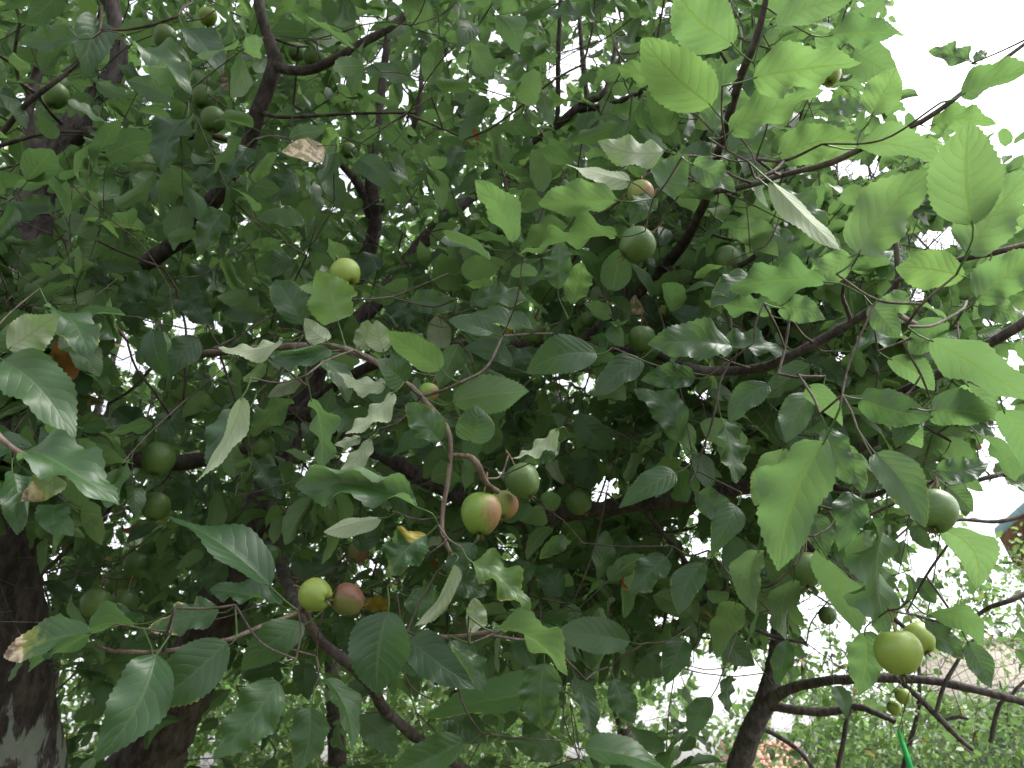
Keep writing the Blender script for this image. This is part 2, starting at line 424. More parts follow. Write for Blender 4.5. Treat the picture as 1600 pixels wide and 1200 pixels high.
# ------------------------------------------------------------------ the trees' own wood: px, py, depth, half width in px
WOOD = [
 # tree, name, path
 ('A', 'trunk', 'bark_wash', [(40,1500,1.6,66),(38,1250,1.6,62),(30,1100,1.6,52),(18,960,1.62,46),(8,800,1.66,44),(10,690,1.7,40),(30,560,1.78,34),(48,420,1.85,30),(62,280,1.9,27),(110,205,1.95,22),(150,150,2.0,17),(185,95,2.05,13),(178,20,2.1,11),(160,-90,2.2,9),(120,-300,2.4,5)]),
 ('A', 'limb', 'bark', [(110,205,1.95,12),(190,213,1.95,10),(250,216,1.95,7),(330,212,2.0,5),(380,230,2.1,3)]),
 ('A', 'limb', 'bark', [(110,205,1.95,10),(70,250,1.95,9),(45,190,2.0,8),(62,90,2.1,7),(72,0,2.2,6),(60,-160,2.3,4)]),
 ('A', 'branch', 'bark', [(-60,290,1.5,6),(0,212,1.5,5),(40,165,1.5,4.6),(80,132,1.5,4.2),(110,110,1.52,3.2),(170,60,1.6,2)]),
 ('A', 'branch', 'bark', [(-60,250,1.55,4),(0,228,1.55,3.5),(70,208,1.55,3),(130,206,1.6,2.2)]),
 ('A', 'limb', 'bark', [(28,570,1.78,20),(90,500,1.8,16),(200,430,1.85,14),(290,367,1.8,13),(330,318,1.75,13),(372,262,1.7,12.5),(392,215,1.68,12),(405,170,1.66,12),(424,118,1.65,12),(430,92,1.65,11),(418,55,1.65,9),(405,10,1.65,8),(404,-60,1.7,6),(420,-200,1.8,4)]),
 ('A', 'branch', 'bark', [(426,102,1.65,8),(455,110,1.62,8),(490,106,1.6,8),(530,88,1.58,7),(575,62,1.58,7),(625,30,1.6,6),(680,-30,1.65,5),(760,-140,1.7,3)]),
 ('A', 'branch', 'bark', [(404,172,1.66,4),(430,182,1.64,3),(490,181,1.62,2.6),(560,177,1.62,2.4),(650,176,1.64,2)]),
 ('A', 'limb', 'bark', [(14,700,1.7,18),(90,706,1.8,14),(150,708,1.9,13),(250,722,2.0,13),(345,716,2.05,12),(410,690,2.05,12),(455,650,2.05,12),(500,655,2.0,12),(560,690,1.95,12),(610,716,1.92,13),(650,742,1.9,12),(700,768,1.88,11),(760,800,1.84,11),(815,812,1.8,11),(860,808,1.76,12),(960,793,1.7,12),(1060,780,1.6,12),(1140,766,1.55,12),(1215,755,1.5,11),(1290,720,1.45,8),(1370,690,1.4,6)]),
 ('A', 'branch', 'twig', [(-120,600,.85,7),(-40,640,.82,6),(0,684,.8,5),(30,708,.79,5),(62,722,.78,4),(92,742,.78,3),(106,752,.78,2)]),
 ('B', 'trunk', 'bark', [(120,1420,2.0,62),(205,1240,2.0,58),(245,1150,2.0,54),(290,1070,2.02,46),(325,980,2.05,40),(365,900,2.1,34),(400,820,2.15,30),(425,755,2.2,26),(455,670,2.28,21),(500,560,2.35,18),(555,440,2.4,14),(585,360,2.4,11),(580,290,2.4,10),(585,220,2.42,8),(600,110,2.5,6),(610,-30,2.6,4),(600,-200,2.8,3)]),
 ('B', 'branch', 'bark', [(583,350,2.4,8),(560,290,2.38,7),(530,255,2.36,5),(500,215,2.3,3)]),
 ('B', 'branch', 'bark', [(592,330,2.4,6),(620,280,2.4,5),(638,225,2.4,4.5),(655,160,2.4,4),(660,60,2.5,3)]),
 ('B', 'limb', 'bark', [(500,560,2.35,14),(590,470,2.5,13),(660,380,2.6,12),(700,335,2.6,11),(745,298,2.65,10),(800,240,2.7,9),(865,200,2.7,7),(905,168,2.7,7),(925,155,2.7,6),(945,143,2.7,4),(965,60,2.8,3)]),
 ('B', 'branch', 'bark', [(905,170,2.7,6),(930,168,2.68,5),(965,160,2.66,5),(1000,143,2.65,4),(1040,110,2.6,3)]),
 ('B', 'branch', 'bark', [(868,198,2.7,4),(872,175,2.68,4),(872,100,2.65,4),(874,40,2.65,3.5),(876,-60,2.7,3)]),
 ('B', 'branch', 'bark', [(918,160,2.7,4),(912,110,2.75,4),(906,40,2.8,3.5),(904,-60,2.9,3)]),
 ('B', 'branch', 'bark', [(470,640,2.3,9),(560,580,2.1,8),(660,550,1.9,8),(740,540,1.75,8),(840,537,1.65,7),(900,540,1.55,8),(960,542,1.45,7),(1030,556,1.35,7),(1072,575,1.25,8),(1130,580,1.2,7.5),(1200,572,1.15,7.5),(1250,550,1.12,7.5),(1300,522,1.1,7),(1350,490,1.08,6.5),(1390,460,1.06,6),(1404,430,1.05,5),(1400,380,1.05,4),(1420,300,1.1,3)]),
 ('B', 'branch', 'bark', [(900,540,1.75,9),(950,500,1.65,8.5),(1000,455,1.52,9),(1040,415,1.48,9),(1075,370,1.4,8),(1105,310,1.3,7),(1122,240,1.2,6.5),(1135,200,1.12,7),(1158,120,1.05,7),(1178,70,1.02,6),(1195,10,1.0,5),(1212,-80,1.0,4)]),
 ('B', 'branch', 'bark', [(1040,415,1.48,6),(1090,448,1.4,5),(1130,430,1.35,5),(1180,400,1.3,4)]),
 ('B', 'branch', 'twig_dark', [(1112,300,1.28,5),(1170,290,1.1,5),(1220,274,.95,4.5),(1300,253,.9,5),(1380,214,.88,5),(1440,190,.87,4.5),(1490,156,.86,4),(1540,115,.86,3.5),(1600,70,.86,3),(1680,10,.86,2.5)]),
 ('B', 'branch', 'twig', [(1385,478,1.07,4),(1410,496,1.0,4),(1435,508,.95,4.5),(1470,514,.92,3.5),(1500,511,.9,2.5)]),
 ('B', 'branch', 'twig_dark', [(1400,440,1.05,4.5),(1440,425,1.0,4.5),(1500,406,.95,5),(1550,396,.92,5),(1620,378,.9,4),(1700,350,.9,3)]),
 ('B', 'branch', 'bark', [(1330,640,1.45,5),(1390,620,1.3,6),(1455,590,1.12,8),(1490,570,1.1,8),(1540,540,1.08,8),(1590,510,1.06,8),(1630,480,1.05,7),(1700,420,1.05,5)]),
 ('B', 'branch', 'twig_dark', [(1330,505,1.09,3.5),(1322,480,1.07,3.5),(1316,462,1.05,3),(1322,430,1.02,2.5)]),
 ('B', 'branch', 'twig', [(250,560,1.6,5.5),(330,552,1.4,5.5),(400,545,1.2,5.5),(460,541,1.1,5.5),(520,541,1.05,5.2),(560,553,1.02,5.2),(590,567,1.0,5),(620,590,.97,4.6),(645,606,.95,4.4),(672,635,.93,4.4),(697,668,.91,4.2),(704,700,.9,4),(700,750,.89,3.8),(692,790,.88,3.6),(690,825,.87,3.5),(698,852,.86,3.5),(706,868,.86,2.8)]),
 ('B', 'spur', 'twig', [(704,712,.9,3.5),(722,712,.9,4),(738,716,.9,5),(748,732,.9,6),(757,750,.91,5),(768,762,.92,4.5),(778,768,.93,5)]),
 ('B', 'branch', 'bark', [(425,780,2.15,9),(430,850,1.9,9),(445,900,1.55,9),(468,950,1.22,8),(500,1000,1.2,8),(530,1025,1.2,9),(560,1050,1.22,9),(588,1085,1.25,9),(602,1112,1.28,9),(645,1148,1.35,8),(720,1200,1.5,6),(800,1260,1.6,4)]),
 ('B', 'branch', 'twig', [(485,985,1.2,4),(478,955,1.1,4),(440,968,1.0,3.5),(400,982,.95,3.5),(360,998,.9,3.5),(310,1008,.87,3.5),(255,1018,.85,3.5),(205,1019,.84,3.8),(180,1018,.84,3.5),(150,1008,.83,2.5)]),
 ('B', 'branch', 'twig', [(590,1088,1.25,5),(600,1040,1.15,4),(620,1005,1.05,4),(650,993,.98,3.5),(700,996,.94,3.5),(750,990,.9,3.5),(790,982,.88,3.5),(822,970,.86,3)]),
 ('A', 'branch', 'bark', [(1205,757,1.5,5),(1240,820,1.5,6),(1275,862,1.45,6),(1310,888,1.4,6),(1345,915,1.35,5),(1390,960,1.25,4),(1420,985,1.15,3)]),
 ('A', 'branch', 'bark', [(1000,788,1.66,5),(1050,850,1.8,4),(1100,915,1.9,4),(1145,960,1.95,4),(1200,992,2.0,3),(1260,1005,2.0,2)]),
 ('A', 'branch', 'bark', [(1240,745,1.48,5),(1300,760,1.4,5),(1350,775,1.3,5),(1400,760,1.15,4),(1440,742,1.0,3)]),
 ('C', 'trunk', 'bark_gray', [(1110,1420,3.3,23),(1140,1260,3.3,19),(1160,1180,3.3,18),(1182,1125,3.3,17),(1198,1090,3.32,16),(1210,1040,3.35,14),(1218,980,3.4,12),(1215,880,3.5,10),(1225,760,3.6,8),(1250,600,3.8,6),(1270,400,4.0,3)]),
 ('C', 'limb', 'bark_gray', [(1198,1098,3.3,12),(1225,1080,3.25,9),(1255,1070,3.2,8),(1310,1062,3.1,7.5),(1400,1060,3.0,7),(1450,1063,2.95,6.5),(1520,1077,2.9,6.5),(1600,1096,2.85,6),(1700,1120,2.8,4)]),
 ('C', 'limb', 'bark_gray', [(1196,1102,3.3,9),(1230,1108,3.25,7),(1290,1112,3.2,7),(1340,1104,3.15,6),(1370,1115,3.1,5),(1398,1128,3.05,4)]),
 ('C', 'branch', 'bark_gray', [(1397,1055,3.0,4.5),(1430,1085,2.95,4.5),(1465,1118,2.9,5),(1490,1145,2.9,4),(1520,1172,2.9,3)]),
 ('C', 'branch', 'bark_gray', [(1462,1114,2.9,3),(1475,1070,2.9,3.5),(1492,1040,2.9,3),(1510,1010,2.9,2.5),(1540,985,2.9,2)]),
 ('C', 'branch', 'bark_gray', [(1478,1124,2.9,2.5),(1500,1120,2.88,3.5),(1513,1124,2.86,2)]),
 ('C', 'branch', 'bark_gray', [(1186,1135,3.3,4),(1225,1155,3.3,4),(1255,1180,3.3,4),(1280,1215,3.3,3)]),
 ('C', 'branch', 'bark_gray', [(1548,1160,3.2,4),(1562,1100,3.2,3.5),(1580,1085,3.2,3),(1600,1065,3.2,2.5),(1650,1030,3.2,2)]),
 ('C', 'branch', 'bark_gray', [(1470,770,3.0,3.5),(1500,760,2.95,3.5),(1530,750,2.9,4),(1560,742,2.9,4),(1620,735,2.9,4),(1700,700,2.9,3)]),
 ('C', 'branch', 'bark_gray', [(1430,815,3.2,3),(1500,812,3.2,3),(1560,815,3.2,3.5),(1620,800,3.2,4),(1700,790,3.2,4)]),
 ('C', 'branch', 'bark_gray', [(1515,970,3.1,3.5),(1545,950,3.05,4),(1580,938,3.0,4.5),(1620,920,3.0,5),(1700,890,3.0,5)]),
 ('C', 'branch', 'bark_gray', [(1310,1200,3.1,4),(1318,1160,3.1,4),(1322,1130,3.1,3.5),(1330,1108,3.12,3)]),
]

# ------------------------------------------------------------------ leaves one can tell apart: blade base x y, tip x y, apparent width, face (U upper, L under, B under and lit through), options
LEAVES = """
528 502 494 422 72 B d=1.05 fr=1
473 507 431 437 55 U
455 405 385 425 40 U
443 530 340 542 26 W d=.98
520 552 425 566 34 U rl=t d=.97
603 600 526 580 30 W d=.98
633 598 590 560 50 U d=.93
690 578 603 517 46 B fr=.5 d=.93
690 545 682 492 40 W
750 592 713 540 38 U fr=.8
800 572 722 545 32 U
707 628 826 612 62 B d=.95
688 690 636 630 52 U d=.88
735 690 745 632 62 U d=.9
615 612 540 678 30 W d=.88
634 645 586 674 34 U
563 683 522 695 17 W d=.95
580 685 532 745 26 W d=.93
486 622 499 742 32 L d=.9
505 562 543 630 34 U d=1.02
1185 860 1180 960 52 B d=1.0
1240 905 1228 1000 46 L d=1.05
1100 880 1060 960 48 U d=1.1
1150 940 1120 1030 46 B d=1.1 fr=.2
1225 700 1180 790 50 L d=1.0
1150 790 1110 870 46 U d=1.05
1330 770 1310 862 52 U d=.95
1350 830 1365 920 44 L d=1.0
1400 640 1440 700 46 L d=.9 fr=.2
1390 560 1460 610 44 B d=.92
1280 610 1230 690 48 U d=1.0
1200 600 1140 660 46 U d=1.05
1480 760 1520 800 34 U d=.95
1510 600 1560 660 44 L d=.85
1480 500 1420 560 48 L d=.9
1330 400 1260 440 50 B d=.95 fr=.2
1420 460 1360 500 44 L d=1.0
1170 430 1110 480 44 U d=1.1
1220 480 1290 500 44 L d=1.0
1040 870 985 930 48 U d=1.15
1090 770 1150 830 44 U d=1.1
1260 800 1290 870 44 U d=1.05
1500 850 1545 900 38 L d=.9
1440 640 1400 700 44 U d=.92
1560 430 1520 500 46 L d=.85
1310 700 1350 770 46 U d=.95
1230 1000 1215 1070 36 U d=1.3
1070 1000 1040 1070 44 U d=1.15
960 1060 990 1130 44 U d=1.1
1110 1090 1080 1150 40 U d=1.2
600 550 588 500 40 W d=1.0
512 532 476 497 34 W d=1.03
552 612 590 645 30 L
800 640 838 612 30 U
660 500 600 478 40 U
705 505 760 470 38 U
770 520 700 500 30 U d=1.05
850 500 880 470 34 U
585 700 640 706 28 U
700 900 760 930 46 U d=1.0
740 850 700 900 40 U d=1.0
790 905 740 850 40 L
830 880 790 940 44 U
640 930 700 950 56 U d=1.05
880 930 830 880 46 U
430 880 380 850 40 U
350 880 330 930 40 U
300 760 250 790 44 U
120 880 180 860 40 U
400 1080 440 1130 50 U
700 1110 760 1160 56 U d=1.05
560 1120 620 1180 50 U
652 792 462 758 66 U d=.82 wv=.5 rl=t
597 808 506 831 30 W d=.9
455 622 395 682 35 L
472 590 418 620 22 W
790 675 763 705 24 U
872 670 800 716 24 W d=.9
874 690 820 722 34 U d=.93
858 716 880 758 26 W fr=.5
873 452 876 376 46 U d=1.1
895 476 909 410 42 B fr=.6 d=1.08
957 452 921 468 30 W fr=.5
958 455 975 385 48 L d=1.25
832 515 738 490 30 U
932 552 822 582 62 U d=1.0
845 560 765 562 34 U
1000 560 927 620 46 U d=1.1
1086 590 1002 594 42 U d=1.0
1065 688 990 608 54 U d=1.12
1142 540 1012 538 62 U d=.98
1127 545 1228 556 38 U
1120 500 1043 485 36 U
1030 512 994 465 42 U
1205 492 1100 470 36 B
1292 440 1140 452 56 B d=.9
1127 652 1150 755 36 U
1055 738 967 794 42 U d=1.05
1508 432 1400 418 64 B fr=.8 d=.9
1526 466 1625 388 72 B d=.8 fr=.2
1520 478 1500 420 30 U
1528 478 1590 500 40 U d=.85
1380 447 1326 446 28 U
1362 475 1405 528 44 U d=.9
1340 545 1440 540 26 U
1452 530 1612 626 68 B d=.72
1487 590 1560 598 24 U
1568 640 1606 755 54 B d=.8
1456 640 1564 652 68 B d=.85
1345 622 1458 652 58 L d=.85 c=.9
1263 602 1316 666 40 L d=.95
1258 562 1324 606 32 U
1462 655 1466 718 32 U
1463 735 1544 724 42 U d=.88
1530 680 1586 752 24 L
1470 704 1414 728 28 B rl=t
1292 668 1328 756 50 U d=.9
1368 708 1446 824 66 U d=.8
1288 688 1216 892 98 L d=.66 c=.3
1300 868 1362 902 36 U
1292 872 1342 990 54 B d=1.0
1385 815 1391 992 42 L d=.8
1466 826 1526 922 60 L d=.85
1352 903 1388 958 36 U
1434 902 1462 943 26 U
1352 988 1344 1086 60 L d=.85
1452 960 1536 1012 42 B d=.8 fr=.2
1445 972 1506 1030 34 U d=.86
1512 1002 1549 1076 40 U d=.85
1305 1072 1322 1124 24 U
1425 822 1453 858 26 U
1176 122 1346 98 78 L d=.72 fr=.4 c=.5
1140 206 1288 141 58 B d=.78 fr=.4
1296 55 1405 50 46 L d=.95
1208 42 1330 0 50 L d=.85
1362 180 1401 106 62 L d=.9 fr=.5
1280 170 1356 165 30 U
1215 240 1338 212 64 B d=.9 fr=.5
1262 250 1346 228 40 B d=1.1 fr=.6
1336 232 1473 258 50 L d=.82 fr=.3
1518 96 1450 80 28 U d=.95 wv=.6
1522 96 1540 78 18 U d=.95
1502 148 1640 98 46 L d=.75 fr=.3
1455 195 1558 195 42 B d=.9 fr=.4
1518 352 1514 188 112 L d=.66 fr=.3 c=.3
1512 398 1615 262 84 L d=.68 fr=.2
1340 396 1462 262 96 L d=.68 fr=.4
1204 282 1312 390 34 W d=.75
1210 300 1290 385 36 U d=.82
1430 332 1506 356 28 U
1246 350 1290 292 44 B
1140 236 1246 208 30 U
965 312 842 318 54 B d=.95 fr=.3
985 284 884 256 32 W d=.98
1040 236 934 220 40 W d=1.0
965 368 811 398 40 B d=1.0 fr=.4
957 360 908 320 42 U
912 345 870 332 22 B fr=.8
1032 294 1075 240 64 B d=.98
1062 250 1147 240 28 U
1082 256 1150 300 42 U d=.95
1112 166 1003 60 92 B d=.82 fr=.9
1146 70 1058 -12 92 B d=.85 fr=.3
1116 206 1152 92 42 L d=.9
1150 95 1166 38 28 U
1050 150 964 104 32 L fr=.5
1048 212 1012 144 42 L fr=.5
1088 222 1062 172 34 B
1132 352 1078 346 36 B
1142 352 1216 400 50 B
1014 345 1056 322 24 B
1018 308 985 352 40 U d=1.05
930 32 845 24 26 U
800 380 742 282 44 B d=.98 fr=.3
885 350 812 392 36 B fr=.2
675 134 684 62 38 B
672 45 628 0 44 B
475 350 400 340 30 U fr=.5
456 152 440 112 42 U
642 122 563 108 34 U
122 60 30 66 34 U
156 34 132 126 58 U d=1.3
272 152 198 126 42 U
222 78 300 148 44 U
292 46 346 116 46 U
290 186 255 272 48 U d=1.3
296 272 250 325 46 B
92 342 160 376 34 U fr=.4
360 288 294 268 34 U
386 230 348 288 46 U
0 322 34 332 30 U fr=.4
84 330 34 312 26 B
12 545 88 492 62 W d=.92
84 482 140 564 48 U d=1.0
28 470 78 480 38 U fr=.4
-8 440 26 432 36 W
6 562 116 690 88 U d=.88
-10 640 30 628 34 U
-5 650 52 668 40 U fr=.4
44 704 186 790 76 U d=.8
96 738 32 784 44 W d=.78 dm=1
20 738 26 836 48 U d=.82 rl=b
310 528 258 590 48 U
290 462 336 515 46 U
348 540 296 536 42 U fr=.2
410 490 342 492 46 U
378 620 306 752 30 W d=.85
388 640 330 742 36 U d=.95
423 915 264 808 72 U d=.8
440 946 328 922 32 U
142 988 6 1026 46 U d=.8 dm=.7
215 974 44 1050 28 B d=.83 wv=.5
225 972 142 958 26 U
342 956 232 982 48 U d=.85 dm=.35
245 1022 150 1190 80 U d=.75
356 1005 238 1104 80 U d=.82
238 1022 236 1104 24 W d=.78
436 1066 334 1186 76 U d=.78
606 955 590 1084 96 U d=.8
666 836 604 902 62 U d=.82 wv=.5 dm=.3 ye=.33
708 880 648 978 30 W d=.84 rl=b
740 878 828 956 46 U d=.8 fr=.8 wv=.6
735 988 740 934 34 W d=.84 c=1.3
706 1000 757 1082 48 U d=.84 rl=b
640 1000 746 1076 64 U d=.95
475 975 378 1048 56 U d=.9
475 1036 482 1094 42 U
485 1106 466 1206 62 U d=.88
508 1060 550 1170 42 U d=.92
504 900 520 838 42 U
484 912 458 868 32 U
530 962 540 1022 44 U
610 942 562 948 26 L ye=.5
724 1160 608 1206 62 U d=.95
868 1078 660 1120 64 U d=1.0
985 1002 868 990 60 U d=1.1
770 985 886 1056 46 B d=.82 fr=.2
850 1036 848 1142 62 U d=.95
900 1060 926 1150 34 U
914 1168 1048 1206 50 U d=.9
880 1180 800 1160 44 U fr=.3
1045 1035 990 1050 38 U
966 888 974 966 20 L ye=.85
884 816 915 856 38 B fr=.4
1146 838 1152 918 42 U
1140 1056 1140 1114 24 B
838 974 860 1010 32 B dm=.5 fr=.5
690 836 640 850 16 W dm=.8
560 545 575 500 44 W d=1.08
492 545 480 515 26 U
620 580 660 520 44 U d=1.0
560 505 520 520 32 B
720 425 790 410 40 B fr=.5
700 455 690 395 46 B fr=.4
590 400 560 440 38 U
640 470 720 480 40 U
740 470 830 470 36 U
1010 640 1060 600 36 U
1180 640 1220 700 46 B
1230 640 1290 600 40 B
1400 560 1350 590 36 B
1430 330 1390 370 40 B fr=.5
1290 540 1240 500 36 B
1190 520 1150 560 38 U
1200 700 1170 760 42 B
1100 640 1080 700 40 B
330 420 280 455 44 U
240 430 180 470 46 U
170 420 110 450 44 U
90 380 30 400 46 U
460 270 420 320 40 U
350 330 310 400 42 U
560 250 610 300 42 U
720 230 700 290 40 U
1400 330 1330 340 36 B
1250 420 1210 350 44 U
900 650 960 700 46 U
930 760 880 720 42 U
700 930 760 900 42 U
560 860 600 800 40 U
400 720 440 780 40 U
280 640 250 700 40 U
180 640 230 680 44 U
1180 880 1120 900 44 B
1090 830 1140 800 46 U
1000 850 950 880 42 U
1080 960 1020 930 44 B
1130 990 1180 1040 40 U
1230 930 1200 860 44 B
1260 330 1230 290 40 B
"""
HOLE = 0

# ------------------------------------------------------------------ apples: x, y, radius in px, look, roll of the apple, label
APPLES = [
 (752,803,32,'cheek',0.1,'large green apple with a red right cheek, hanging lowest in the centre cluster',.92),
 (787,790,23,'red',0.2,'reddish half hidden apple tucked behind the large red cheeked apple',1.0),
 (817,752,27,'green',-0.5,'plain green apple hanging up right of the red cheeked apple, beside a pale curled leaf',.98),
 (905,785,21,'green',-0.6,'dim green apple hanging just above the long dark bough, right of the centre cluster',1.6),
 (670,614,16,'cheek',0.3,'small yellowish apple peeping out behind the central twig, under a pale rolled leaf',1.15),
 (540,428,24,'bright',-0.5,'bright yellow green apple above a brilliant backlit leaf, upper centre left',1.22),
 (494,930,26,'bright',-1.2,'left apple of a touching pair in the lower left, yellow green with dry calyx',1.07),
 (544,937,25,'dull',-1.3,'brownish red apple touching a yellow green one in the lower left',1.08),
 (150,944,24,'green',0,'left one of two round dark green apples above the lower left twig',1.5),
 (193,943,22,'green',0.1,'right one of two round dark green apples above the lower left twig',1.56),
 (214,884,21,'green',0.1,'dark apple above the pair of round green apples near the left trunk',1.75),
 (182,912,19,'green',0.2,'shadowed apple squeezed between the left pair and the one above them',1.8),
 (222,260,21,'green',0,'round green apple hanging under the dark horizontal limb at upper left',1.65),
 (257,58,18,'green',0.5,'light green apple lit from above near the top left corner',1.6),
 (325,26,14,'bright',0.6,'small pale apple almost at the top edge, left of the forked limb',1.9),
 (333,188,20,'green',0.1,'lower apple of a tight pair left of the forked limb',1.7),
 (316,152,18,'green',0,'upper apple of a tight pair left of the forked limb',1.74),
 (464,82,14,'green',0,'smaller left apple beside the fork of the upper left limb',1.85),
 (491,90,17,'green',0.1,'larger right apple resting just over the bend of the forked branch',1.75),
 (247,718,26,'green',0.1,'big dull apple overlapping the horizontal limb on the left',1.45),
 (243,792,22,'green',0.1,'dull apple directly under the big one on the left limb',1.5),
 (420,870,19,'green',0,'dim apple beside the vertical branch above the dark leaning trunk',1.6),
 (407,697,21,'green',0.2,'dim apple at the bend of the horizontal limb, behind hanging leaves',1.5),
 (560,864,17,'dull',0,'shadowed apple with a reddish spot behind the cluster of lower left leaves',1.7),
 (995,383,28,'green',0.1,'large dusty green apple at upper right centre, facing its calyx to the viewer',1.12),
 (1001,303,21,'red',0.1,'pale pinkish apple partly covered by leaf stalks above the large dusty one',1.2),
 (998,272,12,'bright',0,'tiny pale apple above a pinkish one in the upper right centre',1.5),
 (1137,408,23,'green',0,'shaded apple to the right of the dark slanting branch',1.35),
 (1003,530,21,'green',0.3,'apple behind the tip of a broad glossy leaf right of centre',1.3),
 (1036,488,11,'bright',0,'very small bright apple peeping between leaves right of centre',1.7),
 (833,520,18,'green',0,'green apple behind the horizontal branch at the middle of the crown',1.6),
 (918,500,12,'green',0.1,'small apple above a broad drooping leaf in the middle of the crown',1.7),
 (1461,800,34,'green',0.4,'big green apple at the right edge of the crown, against the sky',.85),
 (1404,1020,36,'bright',-0.2,'largest yellow green apple of the lower right, below long hanging leaves',.82),
 (1437,998,25,'bright',-0.3,'apple tucked right behind the largest one of the lower right',.93),
 (1260,890,27,'green',0.1,'dull green apple below the big light leaf at lower right',1.1),
 (1293,962,14,'green',0.2,'small apple with rosy side seen against white sky at lower right',1.9),
 (1411,1088,12,'bright',0.1,'upper one of two tiny apples beneath the largest lower right apple',1.9),
 (1397,1106,11,'bright',0,'lower one of two tiny apples beneath the largest lower right apple',1.92),
 (955,736,13,'green',0,'small apple above the dark bough, left of a broad gray leaf',1.8),
 (1131,976,14,'green',0.1,'small apple among backlit leaves left of the slender right hand trunk',1.9),
 (930,948,12,'green',0,'small dim apple below a narrow red and green leaf',1.9),
 (881,641,14,'green',0,'small dim apple near a tiny rusty leaf in the centre',1.8),
 (1295,116,19,'bright',0,'pale apple behind a large gray green leaf at upper right',1.05),
 (86,150,20,'green',0,'dim apple between two thin twigs at the upper left edge',1.7),
 (545,236,12,'green',0,'tiny apple under the thin horizontal twig in the upper left',1.9),
]

# ------------------------------------------------------------------ openings in the crown where the sky (or far bright foliage) shows: x, y, rx, ry
SKYGAP = [(288,508,18,14),(195,558,20,14),(155,625,12,12),(150,640,14,8),(468,624,16,10),(562,570,9,6),(190,530,8,6),(235,505,7,6),(920,598,8,11),(945,768,14,20),(338,508,8,7),
 (1127,842,14,10),(1092,857,11,12),(1052,965,9,9),(1100,1043,22,13),(1118,1085,24,28),(1013,1117,13,14),(943,1133,12,12),(900,1175,12,12),(1057,1065,11,12),(1175,1055,16,20),
 (1285,950,30,24),(1272,1003,16,14),(1203,972,9,12),(1222,1128,18,16),(68,906,11,8),(95,892,11,6),(172,1178,18,12),(325,1060,9,14),(325,1190,14,12),(573,28,9,10),(573,54,8,6),(597,90,8,6),
 (770,145,12,9),(962,27,14,7),(1035,20,14,10),(940,65,7,14),(900,83,9,11),(863,117,10,9),(893,112,8,10),(1290,140,14,20),(1356,155,9,9),(1340,265,48,16),(1460,375,36,20),(1435,463,16,9),
 (1540,495,11,7),(1580,560,10,10),(1580,622,20,15),(1562,676,10,14),(1537,712,18,20),(1413,838,10,9),(1447,878,22,20),(1282,475,7,7),(1245,642,10,7),(1312,556,8,5),(545,430,0,0),
 (480,742,12,8),(1165,770,16,7),(300,740,6,5),(540,715,7,6),(690,700,8,5),(1100,615,16,8),(1075,720,6,8),(70,935,5,5),(520,1115,10,14),(508,1180,8,10),(1030,970,8,6),(1065,925,8,8),(1145,880,9,9),(380,350,6,5),(175,195,9,5),(440,290,6,6),(540,280,7,5),(770,135,8,6),(1205,1075,10,20),(1260,1125,10,8)]
FARGAP = [(225,595,42,38),(225,640,30,18),(335,575,12,12),(480,738,26,16),(190,830,40,34),(560,1130,150,60),(410,1130,60,60),(110,1100,28,90),(945,770,24,24),(1110,1060,90,80),(950,1120,80,50),(640,1165,60,30),(700,1160,60,50),(1300,960,60,60),(570,895,16,14),(1090,840,60,50),(800,840,25,12),(90,860,20,20),(340,1110,30,50),(860,900,40,14),(1095,690,30,30),(780,870,30,14)]

# ------------------------------------------------------------------ setting: ground
def ground():
    xs = np.linspace(-300, 300, 61); ys = np.linspace(-300, 300, 61)
    X, Y = np.meshgrid(xs, ys)
    Z = -0.02 * np.abs(np.sin(X * 0.05) * np.cos(Y * 0.04))
    V = np.stack([X, Y, Z], -1).reshape(-1, 3)
    i = np.arange(60)[:, None] * 61; j = np.arange(60)[None]
    Fq = np.stack([i + j, i + j + 1, i + 62 + j, i + 61 + j], -1).reshape(-1, 4)
    m = plain_material('garden ground', (0.035, 0.06, 0.02), (0.10, 0.085, 0.05), 3.0, 0.95, 0.6, 0.03)
    tag(link('ground', mesh_np('ground', V, Fq, m)), kind='structure')
ground()

# ------------------------------------------------------------------ houses beyond the garden
def box(acc, x0, x1, y0, y1, z0, z1):
    V = np.array([(x, y, z) for z in (z0, z1) for y in (y0, y1) for x in (x0, x1)], float)
    acc.add(V, [(0, 2, 3, 1), (4, 5, 7, 6), (0, 1, 5, 4), (2, 6, 7, 3), (0, 4, 6, 2), (1, 3, 7, 5)])

def part_box(name, parent, m, *b):
    a = Acc(); box(a, *b)
    me = a.mesh(name, m, False)
    return link(name, me, parent, world=True)

M['render'] = plain_material('cream render', (0.66, 0.58, 0.48), (0.74, 0.66, 0.55), 9, 0.9, 0.3, 0.01)
M['tile'] = plain_material('clay tile', (0.33, 0.17, 0.12), (0.46, 0.27, 0.20), 14, 0.85, 0.4, 0.01)
M['tile_brown'] = plain_material('brown tile', (0.15, 0.09, 0.07), (0.24, 0.15, 0.11), 14, 0.85, 0.4, 0.01)
M['blue_trim'] = plain_material('blue painted trim', (0.16, 0.27, 0.31), (0.21, 0.32, 0.37), 20, 0.5, 0.1, 0.004)
M['glass'] = plain_material('dark window glass', (0.03, 0.04, 0.05), (0.05, 0.06, 0.07), 2, 0.1, 0.0, 0.001)
M['white'] = plain_material('white frame', (0.7, 0.7, 0.68), (0.78, 0.78, 0.76), 20, 0.6, 0.1, 0.002)

